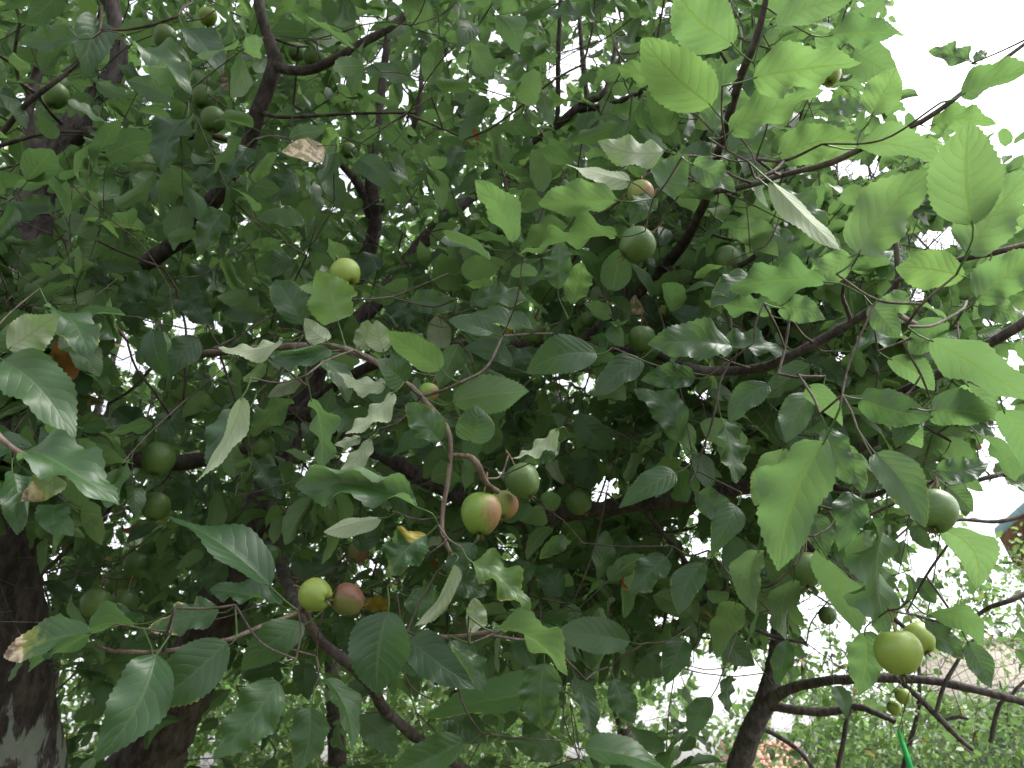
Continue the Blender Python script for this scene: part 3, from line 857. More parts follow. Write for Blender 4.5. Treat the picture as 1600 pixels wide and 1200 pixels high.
def tile_mesh(wd, ln, mt):
    """one curved pantile, hollow side down"""
    th = np.linspace(0, math.pi, 6)
    rows = []
    for y, k in ((0, 1.0), (ln, 0.92)):
        for off in (0, -0.018):
            rows.append(np.stack([np.cos(th) * (wd / 2) * k, np.full(6, y), np.sin(th) * 0.06 * k + off], 1))
    V = np.vstack(rows)          # 0..5 low top, 6..11 low under, 12..17 high top, 18..23 high under
    Fq = []
    for i in range(5):
        Fq += [(i + 1, i, i + 12, i + 13), (i + 6, i + 7, i + 19, i + 18), (i, i + 1, i + 7, i + 6), (i + 13, i + 12, i + 18, i + 19)]
    Fq += [(0, 6, 18, 12), (11, 5, 17, 23)]
    return mesh_np('tile', V, Fq, mt)

def tiled_slope(parent, mt, org, wid, run, rise, tw, tl, name='tile'):
    """tiles laid one by one from eave (org) up along +Y"""
    L = math.hypot(run, rise); a = math.atan2(rise, run)
    me = tile_mesh(tw * 0.98, tl * 1.12, mt)
    nx, ny = int(wid / tw), int(L / tl)
    for j in range(ny):
        for i in range(nx):
            o = link(name, me, parent, (org[0] + (i + .5) * tw + RNG.normal(0, .004), org[1] + j * tl * math.cos(a), org[2] + j * tl * math.sin(a) + RNG.normal(0, .004)), world=True)
            o.rotation_euler = (a - 0.03 + RNG.normal(0, .008), 0, RNG.normal(0, 0.015))

# shed with a clay tile roof, low behind the slender trunk
c = P(1132, 1150, 18); c2 = P(1243, 1150, 18)
sx0, sx1, sy, sz = c[0], c2[0], c[1], c[2]
shed = empty('garden_shed', (sx0 - .5, sy - 1.6, 0), 'low shed with curved orange clay roof tiles behind the slender lower right trunk', 'shed')
part_box('wall', shed, M['render'], sx0 - 0.1, sx1 - .1, sy - 1.5, sy + 1.6, -0.05, sz - 1.05)
a = Acc()
V = np.array([(x, y, z) for x in (sx0 - .1, sx1 - .04) for y, z in ((sy - 1.75, sz - 1.02), (sy, sz - .08), (sy + 1.75, sz - 1.02), (sy + 1.75, sz - 1.1), (sy - 1.75, sz - 1.1))])
a.add(V, [(0, 1, 2, 3), (0, 0, 3, 4), (5, 8, 7, 6), (5, 9, 8, 8), (0, 5, 6, 1), (1, 6, 7, 2)])
deck = link('roof', a.mesh('roof_deck', M['tile_brown'], False), shed, world=True)
tiled_slope(deck, M['tile'], (sx0 - .1, sy - 1.8, sz - 1.0), sx1 - sx0 + .1, 1.8, 0.95, 0.17, 0.26)

# cream annex and gabled house at the right
q = P(1432, 1012, 14); q2 = P(1900, 1012, 14)
annex = empty('annex', (q[0], q[1], 0), 'pale cream rendered annex wall glimpsed through twigs at the right edge', 'building')
part_box('wall', annex, M['render'], q[0], q2[0], q[1], q[1] + 4, -0.05, q[2])
part_box('coping', annex, M['render'], q[0] - .06, q2[0] + .06, q[1] - .06, q[1] + 4.06, q[2] + .003, q[2] + .08)
h0 = P(1560, 838, 19)
house = empty('gabled_house', (h0[0], h0[1], 0), 'house with brown tiled gable roof and blue trimmed edge at the far right', 'house')
hx, hy, hz = h0
part_box('wall', house, M['render'], hx + .5, hx + 9, hy + .4, hy + 9, -0.05, hz - .1)
W2, RS = 4.75, 3.4
a = Acc()
for sgn in (0, 1):
    xa, xb = (hx, hx + W2) if not sgn else (hx + 2 * W2, hx + W2)
    V = np.array([(x, y, z + dz) for y in (hy, hy + 9.6) for x, z in ((xa, hz), (xb, hz + RS)) for dz in (0, .14)])
    a.add(V, [(0, 2, 3, 1), (4, 5, 7, 6), (1, 3, 7, 5), (0, 4, 6, 2), (0, 1, 5, 4)])
roof = link('roof', a.mesh('roof', M['tile_brown'], False), house, world=True)
a = Acc()
V = np.array([(hx + .5, hy + .42, hz - .1), (hx + 9, hy + .42, hz - .1), (hx + W2, hy + .42, hz + RS - .12), (hx + W2, hy + .42, hz + RS - .12)])
a.add(V, [(0, 1, 2, 3)])
link('gable', a.mesh('gable', M['tile_brown'], False), house, world=True)
for sgn in (0, 1):
    a = Acc(); xa, xb = (hx - .05, hx + W2) if not sgn else (hx + 2 * W2 + .05, hx + W2)
    V = np.array([(x, y, z + dz) for y in (hy - .09, hy - .01) for x, z in ((xa, hz), (xb, hz + RS)) for dz in (-.06, .16)])
    a.add(V, [(0, 1, 3, 2), (4, 6, 7, 5), (1, 5, 7, 3), (0, 2, 6, 4), (0, 4, 5, 1)])
    link('verge_board', a.mesh('verge_board', M['blue_trim'], False), house, world=True)
wn = part_box('window', house, M['white'], hx + 3.2, hx + 4.6, hy + .36, hy + .41, 2.0, 3.3)
for k in range(2):
    part_box('pane', wn, M['glass'], hx + 3.28 + k * .66, hx + 3.86 + k * .66, hy + .33, hy + .355, 2.1, 3.2)

house.rotation_euler.z = -0.58
annex.rotation_euler.z = -0.50
# ------------------------------------------------------------------ trees: empties, wood
TREES = {}
def tree(key, px, d, label, cat='tree', group=None, name='apple_tree'):
    p = P(px, 1100, d)
    TREES[key] = empty(name, (p[0], p[1], 0), label, cat, group)
tree('A', 40, 1.6, 'old apple tree at far left, dark trunk with flaking whitewash, limbs crossing the upper left')
tree('B', 190, 2.0, 'apple tree with thick dark leaning trunk at lower left, boughs filling centre and right')
tree('C', 1140, 3.3, 'slender forked tree at lower right with a long bare branch reaching right', name='fruit_tree')
tree('D', 60, 6.5, 'bright yellow green tree far behind the whitewashed trunk', name='background_tree')
tree('E', 520, 6.0, 'bright yellow green tree far behind, seen below the centre left leaves', name='background_tree')
tree('H', 980, 7.0, 'light green tree far behind, seen left of the slender forked trunk', name='background_tree')
tree('K', 130, 12, 'tall yellow green bush far behind, left of the leaning trunk at lower left', 'bush', name='background_bush')
tree('M', 620, 11, 'broad sunny yellow green bush far behind at the bottom, below the centre', 'bush', name='background_bush')
tree('N', 1400, 10, 'low fresh green bush at bottom right between shed roof and spruce', 'bush', name='background_bush')
tree('S', 1420, 5.5, 'thin yellow green shrub of tangled bare twigs at lower right, before the cream wall', 'shrub', name='tangled_shrub')

NMAX = 160000
POS = np.zeros((NMAX, 3)); PAR = np.full(NMAX, -1, int); RAD = np.zeros(NMAX); TR = np.zeros(NMAX, int); BR = np.zeros(NMAX, int)
NN = 0
TK = list(TREES)
BROBJ = []
# stretches of bough that no foliage hangs in front of
SHOWN = [(280, 0, 450, 370), (430, 20, 660, 190), (860, 0, 1010, 215), (1090, 0, 1215, 235), (985, 370, 1085, 460), (1070, 480, 1370, 590), (850, 745, 1220, 815), (0, 820, 90, 1250),
         (160, 1020, 330, 1250), (540, 1020, 655, 1160), (1130, 1000, 1620, 1220), (1220, 70, 1620, 280), (440, 640, 500, 672), (555, 680, 720, 800), (180, 945, 450, 1025), (1455, 500, 1600, 595), (180, 60, 200, 110), (560, 240, 600, 400), (640, 980, 830, 1000), (0, 100, 115, 235), (1470, 730, 1620, 780), (1380, 480, 1520, 515), (1490, 380, 1620, 410), (690, 700, 790, 775)]
WPX = []        # thick wood as seen: for keeping leaves off it
def add_node(p, par, r, tr, br):
    global NN
    POS[NN] = p; PAR[NN] = par; RAD[NN] = r; TR[NN] = tr; BR[NN] = br
    NN += 1
    return NN - 1

for tk, name, mt, pts in WOOD:
    rows = np.array([[*P(x, y, d), r * d / F] for x, y, d, r in pts])
    if name == 'trunk':
        b = rows[0].copy(); 
        rows[0, 2] = max(rows[0, 2], 0.35)
        foot = rows[0].copy(); foot[2] = -0.08; foot[3] *= 1.3
        rows = np.vstack([foot, rows])
    sp = smooth_path(rows, 0.02, 0.14 if name != 'trunk' else 0.05)
    big = rows[:, 3].max() > 0.012
    V, Fq = tube(sp, 14 if name == 'trunk' else (10 if big else 7), 0.05)
    org = sp[0, :3].copy()
    me = mesh_np(name, V - org, Fq, M[mt])
    o = link(name, me, TREES[tk], org, world=True)
    bi = len(BROBJ); BROBJ.append(o)
    last = -1
    for k, row in enumerate(sp[::2]):
        if row[2] > 1.0: last = add_node(row[:3], last, row[3], TK.index(tk), bi)
    X, Y, D = proj(sp[:, :3])
    for k in range(0, len(sp), 3):
        if D[k] > 0.3 and any(a_ <= X[k] <= c_ and b_ <= Y[k] <= d_ for a_, b_, c_, d_ in SHOWN): WPX.append((X[k], Y[k], D[k], sp[k, 3] * F / D[k]))
# trunks of the trees far behind
for tk, px, d, top, r0 in (('D', 60, 6.5, 5.5, .10), ('E', 520, 6.0, 5.0, .09), ('H', 980, 7.0, 5.6, .10), ('S', 1420, 5.5, 3.2, .03), ('K', 130, 12, 3.2, .06), ('M', 620, 11, 3.0, .06), ('N', 1400, 10, 2.0, .05)):
    bx, by = P(px, 1100, d)[:2]
    pts = [(bx + .1 * math.sin(k * 1.7 + px), by + .12 * math.cos(k * 2.1 + px), z, r0 * (1 - .8 * k / 6)) for k, z in enumerate(np.linspace(-.1, top, 7))]
    sp = smooth_path(pts, 0.12)
    V, Fq = tube(sp, 8, .05)
    o = link('trunk', mesh_np('trunk', V - sp[0, :3], Fq, M['bark']), TREES[tk], sp[0, :3], world=True)
    bi = len(BROBJ); BROBJ.append(o); last = -1
    for row in sp: 
        if row[2] > 0.4: last = add_node(row[:3], last, row[3], TK.index(tk), bi)
N_MANUAL = NN

def nearest(p, allowed=None):
    q = POS[:NN] - p
    d2 = np.einsum('ij,ij->i', q, q)
    if allowed is not None: d2 = np.where(np.isin(TR[:NN], allowed), d2, 1e9)
    k = int(d2.argmin())
    return k, math.sqrt(d2[k])

TWIGS = []      # (tree, [node indices], sides, start radius override)
def connect(p, allowed=None, r=0.0, sides=4, step=0.07, sag=0.05, entry=None):
    """a twig from the nearest wood to p; returns index of its end node"""
    k, dist = nearest(p, allowed)
    if dist < 0.004: return k
    a = POS[k].copy()
    n = max(2, min(7, int(dist / step)))
    idx = [k]; last = k
    off = RNG.normal(0, 1, 3) * dist * 0.05
    for i in range(1, n + 1):
        t = i / n
        q = a + (p - a) * t + off * math.sin(math.pi * t) + np.array([0, 0, -1]) * sag * dist * math.sin(math.pi * t)
        if i == n: q = p
        last = add_node(q, last, r, TR[k], BR[k])
        idx.append(last)
    TWIGS.append((TR[k], idx, sides))
    return last

AB = [TK.index('A'), TK.index('B')]
KEEP = []       # x0,y0,x1,y1,r,d : what the eye must reach

# ------------------------------------------------------------------ apples
def apple_mesh(look):
    nu, nv = 28, 20
    ph = np.linspace(0.0, math.pi, nv + 1)
    th = np.linspace(0, 2 * math.pi, nu, endpoint=False)
    PH, TH = np.meshgrid(ph, th, indexing='ij')
    rho = np.sin(PH) * (1 + 0.13 * np.cos(PH)) * (1 + 0.012 * np.cos(5 * TH + .6) * np.sin(PH))
    z = 0.93 * np.cos(PH) - 0.26 * np.exp(-(rho / 0.27)**2) * (PH < 1.5) + 0.20 * np.exp(-(rho / 0.26)**2) * (PH > 1.6)
    z = z + 0.02 * np.cos(5 * TH) * (PH > 2.2)
    V = np.stack([rho * np.cos(TH), rho * np.sin(TH), z], -1).reshape(-1, 3) * 0.022
    i = np.arange(nv)[:, None] * nu; j = np.arange(nu)[None]; j2 = (j + 1) % nu
    Fq = np.stack([i + nu + j, i + nu + j2, i + j2, i + j], -1).reshape(-1, 4)
    return mesh_np('fruit', V, Fq, M['apple_' + look])
AP_ME = {k: apple_mesh(k) for k in ('cheek', 'green', 'bright', 'dull', 'red')}
sp = smooth_path([(0, 0, .0135, .0011), (.001, 0, .022, .0009), (.002, .001, .032, .0009), (.001, .002, .040, .0014)], .004)
ST_ME = mesh_np('stem', *tube(sp, 6), M['stem_red'])
a = Acc()
for k in range(5):
    an = k * 1.2566
    e = np.array([math.cos(an), math.sin(an), 0]); s_ = np.array([-e[1], e[0], 0])
    for r0_, r1_, z0_, z1_, w0, w1 in ((.0006, .0036, -.0165, -.0205, .0016, .0014), (.0036, .0075, -.0205, -.0240, .0014, .0002)):
        a.add(np.array([e * r0_ - s_ * w0 + [0, 0, z0_], e * r0_ + s_ * w0 + [0, 0, z0_], e * r1_ + s_ * w1 + [0, 0, z1_], e * r1_ - s_ * w1 + [0, 0, z1_]]), [(0, 1, 2, 3)])
CX_ME = a.mesh('calyx', M['calyx'])
from mathutils import Euler
STEMS = []
for (x, y, r, look, roll, label, d) in APPLES:
    p = P(x, y, d)
    e = empty('apple', p, label, 'apple', 'unripe apples hanging in the crown')
    s = r * d / F / 0.0222
    tiltx = RNG.normal(0, .12) + (0.9 if 'facing its calyx' in label else 0)
    e.rotation_euler = (tiltx, roll, RNG.normal(0, .25) if look in ('cheek', 'red') else RNG.uniform(-1.5, 1.5))
    e.scale = (s, s, s * RNG.uniform(1.08, 1.18))
    for nm, me in (('fruit', AP_ME[look]), ('stem', ST_ME), ('calyx', CX_ME)): link(nm, me, e)
    up = np.array(Euler(e.rotation_euler, 'XYZ').to_matrix() @ Vector((.001, .002, .040))) * s
    STEMS.append(p + up)
    KEEP.append((x, y, x, y, r * 0.8, d - .03, 0.97))
    KEEP.append((x, y, x, y, r * 0.4, d + .02, 1.0))

# ------------------------------------------------------------------ leaves one can tell apart
HERO = []
for ln in LEAVES.strip().splitlines():
    f = ln.split()
    bx, by, tx, ty, wd = map(float, f[:5]); ty_ = f[5]
    op = dict(kv.split('=') for kv in f[6:])
    L = math.hypot(tx - bx, ty - by)
    Le = max(L, wd * 1.15)
    d = float(op['d']) if 'd' in op else min(1.75, max(0.66, F * (0.060 + 0.00025 * Le) / Le)) * RNG.uniform(.97, 1.03)
    b = P(bx, by, d)
    down = (ty - by) / L
    Lm = L * d / F
    sg = -1 if ty_ in 'UW' else 1
    k = sg * 0.45 * down + RNG.normal(0, .12)
    if L < wd * 1.3: k += sg * 0.5       # foreshortened
    t = P(tx, ty, d + k * Lm)
    Yv = t - b; ln3 = np.linalg.norm(Yv); Yv /= ln3
    tc_ = nrm(CAMP - (b + t) / 2)
    tcp = nrm(tc_ - (tc_ @ Yv) * Yv)
    S = np.cross(Yv, tcp)
    tw = max(wd * d / F, 0.50 * ln3) if 'rl' not in op else max(wd * d / F * 1.25, .5 * ln3)
    wt = min(tw, 0.82 * ln3 if L > wd else 1.2 * ln3)
    cr = np.clip(wd * d / F / wt * 1.0, 0.25, 0.97)
    al = math.acos(cr)
    if S[2] < 0: S = -S
    if ty_ == 'U': N = tcp * math.cos(al) + S * math.sin(al)
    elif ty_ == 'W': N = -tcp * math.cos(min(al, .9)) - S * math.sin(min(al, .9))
    else: N = -tcp * math.cos(al) + S * math.sin(al)
    N = nrm(N - (N @ Yv) * Yv)
    X = np.cross(Yv, N)
    sd = int(bx * 7 + by * 13) % 9973
    r = np.random.default_rng(sd)
    roll = [0, 0]
    if ty_ == 'W': wt = min(wt, wd * d / F * 1.6)
    if 'rl' in op:
        upside = 1 if X @ UP > 0 else 0
        side = upside if op['rl'] == 't' else 1 - upside
        roll[side] = 2.3
    fold = abs(r.normal(.34, .2)) + (.25 if wd < .36 * L else 0)
    curl = float(op.get('c', r.uniform(.2, 1.15)))
    V, Fq, U = leaf_grid(38, 10, wt / ln3, (fold * r.uniform(.7, 1.2), fold * r.uniform(.7, 1.2)), curl, float(op.get('wv', r.uniform(.06, .22) if r.random() < .6 else r.uniform(.22, .42))), 0.034, r.normal(0, .55), roll, sd, 0)
    # align the chord of the bent leaf with base -> tip
    tip = V[38 * 11 + 5]
    cl = math.hypot(tip[1], tip[2]); ca = math.atan2(tip[2], tip[1])
    ca2, sa2 = math.cos(-ca), math.sin(-ca)
    y_ = V[:, 1] * ca2 - V[:, 2] * sa2; z_ = V[:, 1] * sa2 + V[:, 2] * ca2
    V = np.stack([V[:, 0] - tip[0] * V[:, 1], y_, z_], 1) * (ln3 / cl)
    Wv = V[:, :1] * X + V[:, 1:2] * Yv + V[:, 2:] * N
    fr = float(op.get('fr', 0)); dm = float(op.get('dm', 0)); ye = float(op.get('ye', 0))
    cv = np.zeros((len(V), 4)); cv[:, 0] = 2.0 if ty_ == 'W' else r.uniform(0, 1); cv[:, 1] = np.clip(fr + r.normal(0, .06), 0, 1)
    edge = np.abs(U[:, 0] - .5) * 2
    cv[:, 2] = np.clip(dm * np.clip(U[:, 1] * 1.3 - .35, 0, 1) * 1.2 + (r.uniform() < .4) * .45 * edge**8 * (U[:, 1] > .5), 0, 1)
    cv[:, 3] = ye * (U[:, 1] < .38) if ye > .6 else ye * .9 if ye > .4 else ye * (U[:, 1] < .33) * (U[:, 0] > .5)
    HERO.append(dict(b=b, V=Wv, F=Fq, U=U, C=cv, Y=Yv, L=ln3, dm=dm, ye=ye, px=(bx, by, tx, ty), d=d))
    KEEP.append((bx, by, tx, ty, wd * .36, d, 0.9))
# attach apples and leaves to the wood, closest first
jobs = [(nearest(p, AB)[1], 'a', i) for i, p in enumerate(STEMS)] + [(nearest(h['b'] - h['Y'] * .02, AB)[1], 'l', i) for i, h in enumerate(HERO)]
for dist, kind, i in sorted(jobs):
    if kind == 'a':
        connect(STEMS[i], AB, r=0.0012, sides=5)
        continue
    h = HERO[i]
    s = h['L'] * RNG.uniform(.22, .34)
    side = nrm(RNG.normal(0, 1, 3))
    e = h['b'] - h['Y'] * s + side * s * .15
    k, dist = nearest(e, AB)
    if dist < 0.035: e = POS[k].copy()
    else: k = connect(e, AB, r=0.0011, sides=5)
    pr = 0.00075 + 0.004 * h['L'] * .1
    mid = h['b'] - h['Y'] * s * .45 + np.array([0, 0, -.12 * s])
    sp = smooth_path([(*h['b'] + h['Y'] * .004, pr * .9), (*mid, pr), (*e, pr * 1.3)], .006)
    tv, tf = tube(sp, 5)
    V = np.vstack([h['V'], tv - h['b']]); Fq = np.vstack([h['F'], tf + len(h['V'])])
    U = np.vstack([h['U'], np.tile([.5, .0], (len(tv), 1))]); C = np.vstack([h['C'], np.tile([.8, .5, 0, 0], (len(tv), 1))])
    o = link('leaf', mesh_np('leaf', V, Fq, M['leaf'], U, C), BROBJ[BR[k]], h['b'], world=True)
    if h['dm'] > .6: o['label'] = 'withered leaf with brown crumpled tip'
    elif h['ye'] > .6: o['label'] = 'narrow leaf turning red'
    elif h['ye'] > .4: o['label'] = 'orange yellow leaf behind the brownish apple'
    elif h['ye'] > .2: o['label'] = 'leaf with a yellow patch and browned edge'

# green strap hanging from a twig at the lower right
sp_ = [P(x, y, d) for x, y, d in ((1404, 1140, 1.9), (1410, 1160, 1.9), (1417, 1180, 1.89), (1424, 1205, 1.88), (1428, 1260, 1.88))]
connect(sp_[0], [TK.index('C'), TK.index('B')], r=.0012)
V = []
for k, p in enumerate(sp_):
    wv = np.array([.0065, .002 * math.sin(k * 1.3), 0]) * (.5 if k == 0 else 1)
    V += [p - wv, p + wv, p + wv + [0, .0012, 0], p - wv + [0, .0012, 0]]
Fq = []
for k in range(4):
    for j in range(4): Fq.append((k * 4 + j, k * 4 + (j + 1) % 4, k * 4 + 4 + (j + 1) % 4, k * 4 + 4 + j))
ms = plain_material('bright green strap', (0.01, 0.26, 0.06), (0.02, 0.33, 0.09), 60, 0.45, .1, .001)
o0 = sp_[0]
tag(link('strap', mesh_np('strap', np.array(V) - o0, Fq, ms), None, o0), 'narrow bright green strap hanging below the tiny apples at lower right', 'strap')
KEEP.append((1406, 1145, 1424, 1200, 8, 1.9, 1.0))

# ------------------------------------------------------------------ the rest of the crown
def in_crown(x, y, lay):
    lim = np.interp(y, [-700, 0, 120, 240, 300, 690, 730, 850, 900, 1050, 1080, 1400], [1500, 1345, 1335, 1320, 1530, 1560, 1440, 1410, 1370, 1240, 1100, 1000])
    ok = x < lim + RNG.normal(0, 22, np.shape(x))
    low = np.interp(x, [-600, 90, 120, 330, 400, 800, 880, 1150, 1300], [1500, 1500, 1000, 1010, 990, 1040, 1040, 1000, 960]) + (0 if lay < 2 else 30)
    ok &= (y < low) | (RNG.random(np.shape(x)) < (0.28 if lay < 1 else .15))
    return ok

def kept(px, py, d, rp):
    n = len(px)
    ok = np.ones(n, bool)
    u = RNG.random(n)
    for x, y, rx, ry in SKYGAP:
        if rx: ok &= ((px - x) / (rx + rp * .62))**2 + ((py - y) / (ry + rp * .62))**2 > 1
    for x, y, rx, ry in FARGAP:
        ok &= ~((((px - x) / (rx + rp * .2))**2 + ((py - y) / (ry + rp * .2))**2 < 1) & (u < .86) & (d < 5))
    for x0, y0, x1, y1, r, dd, pr in KEEP:
        vx, vy = x1 - x0, y1 - y0
        l2 = vx * vx + vy * vy + 1e-6
        t = np.clip(((px - x0) * vx + (py - y0) * vy) / l2, 0.05, 0.95)
        q = np.hypot(px - x0 - t * vx, py - y0 - t * vy)
        ok &= ~((q < r + rp * .5) & (d < dd + .03) & (u < pr))
    return ok
WP = np.array(WPX)
def off_wood(px, py, d, rp):
    ok = np.ones(len(px), bool)
    u = RNG.random(len(px))
    for i in range(0, len(px), 4000):
        s = slice(i, i + 4000)
        q = np.hypot(px[s, None] - WP[None, :, 0], py[s, None] - WP[None, :, 1])
        hit = ((q < WP[None, :, 3] + rp[s, None] * .55) & (d[s, None] < WP[None, :, 2])).any(1)
        ok[s] = ~(hit & (u[s] < .97))
    return ok

# templates: near, middle, far, very far
def tmpl_set(n, nl, nw, seed, serr=0.0, pet=.28, wave=.22):
    out = []
    for k in range(n):
        r = np.random.default_rng(seed + k)
        f = abs(r.normal(.3, .22))
        rl = [0, 0]
        if nw >= 4 and k % 5 == 0: rl[k % 2] = r.uniform(1.2, 2.2)
        out.append(leaf_grid(nl, nw, r.uniform(.46, .66), (f * r.uniform(.6, 1.3), f * r.uniform(.6, 1.3)), r.uniform(-.2, 1.3), r.uniform(.04, wave), serr, r.normal(0, .5), rl, seed + k, pet))
    return out
T_HI = tmpl_set(30, 32, 8, 900, .034)
T_ = [tmpl_set(16, 12, 4, 100, .04), tmpl_set(14, 5, 4, 200), tmpl_set(12, 4, 2, 300, 0, 0), tmpl_set(10, 3, 2, 400, 0, 0)]

N_FIRST = NN
END_ID = []
BASE = []; YD = []; ND = []; SL = []; ND_ID = []; LAY = []
def leafy_twig(node, outdir, n, ln, size, lay, spread=.35, droop=.35, upb=1.0, nsp=.55):
    """leaves set round a shoot that starts at a node of the wood"""
    p0 = POS[node]
    dr = nrm(outdir)
    a = nrm(np.cross(dr, [.3, .1, .9])); b = np.cross(dr, a)
    ph = RNG.uniform(0, 6.28)
    k = np.arange(n)
    th = ph + k * 2.4
    tpos = .15 + .85 * (k + RNG.uniform(-.3, .3, n)) / max(1, n - 1)
    rad = np.cos(th)[:, None] * a + np.sin(th)[:, None] * b
    pts = p0 + dr * (ln * np.clip(tpos, 0, 1))[:, None]
    Y = nrm(rad * .8 + dr * .55 + np.array([0, 0, -droop]) + RNG.normal(0, spread, (n, 3)))
    Nn = np.array([0, 0, upb]) + RNG.normal(0, nsp, (n, 3))
    Nn = nrm(Nn - (Nn * Y).sum(1)[:, None] * Y)
    s = size * RNG.uniform(.62, 1.22, n)
    BASE.append(pts + Y * (s * .25)[:, None]); YD.append(Y); ND.append(Nn); SL.append(s)
    ND_ID.append(np.full(n, node)); LAY.append(np.full(n, lay))
    end = add_node(p0 + dr * ln * .55 + RNG.normal(0, .004, 3), node, 0, TR[node], BR[node])
    e2 = add_node(p0 + dr * ln, end, 0, TR[node], BR[node])
    END_ID.append(np.full(n, e2))
    TWIGS.append((TR[node], [node, end, e2], 4 if lay < 2 else 3))

def layer(n, d0, d1, lay, size, nleaf, ln, x0=-520, x1=1900, y0=-560, y1=1400, allowed=None, region=True, sides=4):
    px = RNG.uniform(x0, x1, n); py = RNG.uniform(y0, y1, n)
    d = (d0**3 + (d1**3 - d0**3) * RNG.random(n))**(1 / 3) if lay < 3 else RNG.uniform(d0, d1, n)
    ok = np.ones(n, bool)
    if region: ok = in_crown(px, py, lay)
    out = (px < -60) | (px > 1660) | (py < -60) | (py > 1260)
    ok &= ~out | (RNG.random(n) < (.55 if lay == 0 else .3))
    pts = np.array([P(x, y, q) for x, y, q in zip(px[ok], py[ok], d[ok])])
    pts = pts[(pts[:, 2] > (1.1 if d0 < 8 else .3)) & (pts[:, 2] < 9)]
    init = POS[:NN] if allowed is None else POS[:NN][np.isin(TR[:NN], allowed)]
    dd = np.concatenate([np.sqrt((((pts[i:i + 200, None] - init[None])**2).sum(-1)).min(1)) for i in range(0, len(pts), 200)])
    for p in pts[np.argsort(dd)]:
        k = connect(p, allowed, sides=sides, step=.10 if lay < 2 else .2)
        pr = POS[PAR[k]] if PAR[k] >= 0 else POS[k] - [0, 0, .1]
        o = nrm(POS[k] - pr) * .7 + RNG.normal(0, .45, 3) + np.array([0, -.15, .15])
        leafy_twig(k, o, int(RNG.integers(nleaf[0], nleaf[1])), ln * RNG.uniform(.6, 1.3), size, lay)

NEAR = AB
layer(1500, 1.2, 2.0, 0, .076, (5, 9), .12, allowed=NEAR)
layer(3700, 2.0, 3.3, 1, .078, (6, 11), .15, allowed=NEAR + [2])
layer(7600, 3.3, 5.0, 2, .080, (7, 12), .20, sides=3, allowed=NEAR + [2])
for tk, xa, xb, n, ya in (('D', -500, 300, 1900, 250), ('E', 250, 820, 2100, 350), ('H', 780, 1200, 900, 420)):
    layer(n, 5.4, 8.5, 3, .092, (7, 12), .28, xa, xb, ya, 1350, [TK.index(tk)], False, 3)
layer(1500, 4.0, 6.8, 3, .052, (5, 9), .22, 1180, 1760, 845, 1400, [TK.index('S')], False, 3)
for tk, xa, xb, n, ya, da in (('K', -500, 330, 900, 960, 12), ('M', 300, 1000, 1500, 1030, 11), ('N', 1180, 1700, 900, 1095, 10)):
    layer(n, da - 1.3, da + 1.5, 3, .135, (8, 13), .3, xa, xb, ya, 1340, [TK.index(tk)], False, 3)
layer(330, 1.25, 2.1, 0, .078, (5, 9), .12, 1020, 1545, 240, 720, allowed=NEAR)
layer(420, 2.0, 3.2, 1, .080, (6, 10), .15, 1020, 1550, 240, 720, allowed=NEAR)
layer(240, 1.8, 3.0, 1, .078, (6, 10), .14, 820, 1260, 790, 1000, allowed=NEAR)
layer(110, 1.15, 1.5, 0, .080, (5, 9), .10, -40, 120, 420, 810, allowed=NEAR)
layer(60, 2.7, 3.4, 1, .062, (3, 6), .14, 1130, 1640, 700, 1300, [TK.index('C')], False, 3)

B_ = np.vstack(BASE); Y_ = np.vstack(YD); N_ = np.vstack(ND); E_ = np.concatenate(END_ID); S_ = np.concatenate(SL); I_ = np.concatenate(ND_ID); L_ = np.concatenate(LAY)
mid = B_ + Y_ * (S_ * .5)[:, None]
px, py, d = proj(mid)
rp = .36 * S_ * F / np.maximum(d, .2)
ok = (d > .9) & ((mid[:, 2] > .8) | (d > 8)) & (mid[:, 2] > .1)
infr = (px > -60) & (px < 1660) & (py > -60) & (py < 1260)
ii = np.where(infr & ok)[0]
ok[ii] &= kept(px[ii], py[ii], d[ii], rp[ii]) & off_wood(px[ii], py[ii], d[ii], rp[ii])
# open sky at the upper right and thin foliage high in the middle
thin = (px > 840) & (px < 1080) & (py < 190) & (d > 1.8) & (RNG.random(len(px)) < .2)
bot = (px > 1380) & (py > 730) & (py < 850) & (RNG.random(len(px)) < .5) & (d > 3.5)
wallgap = (d > 3.5) & (((px - 1530) / 100)**2 + ((py - 1052) / 42)**2 < 1) & (RNG.random(len(px)) < .75)
roofgap = (d > 3.2) & (((px - 1205) / 48)**2 + ((py - 1180) / 34)**2 < 1) & (RNG.random(len(px)) < .85)
ok &= ~thin & ~bot & ~wallgap & ~roofgap
E_ = E_[ok]
B_, Y_, N_, S_, I_, L_, px, py, d = (v[ok] for v in (B_, Y_, N_, S_, I_, L_, px, py, d))
n = len(S_)
COLR = np.zeros((n, 4))
COLR[:, 0] = RNG.random(n)
COLR[:, 1] = np.where(RNG.random(n) < .16, RNG.uniform(.3, .9, n), RNG.uniform(0, .2, n))
TRI = TR[I_]
farm = TRI > 2; COLR[farm, 1] = RNG.uniform(.5, 1, farm.sum())
COLR[:, 2] = np.where(RNG.random(n) < .003, RNG.uniform(.4, .8, n), 0)
COLR[:, 3] = np.where(RNG.random(n) < np.where(farm, .012, .0012), RNG.uniform(.15, .9, n), 0)
X_ = np.cross(Y_, N_)
TID = RNG.integers(0, 1000, n)
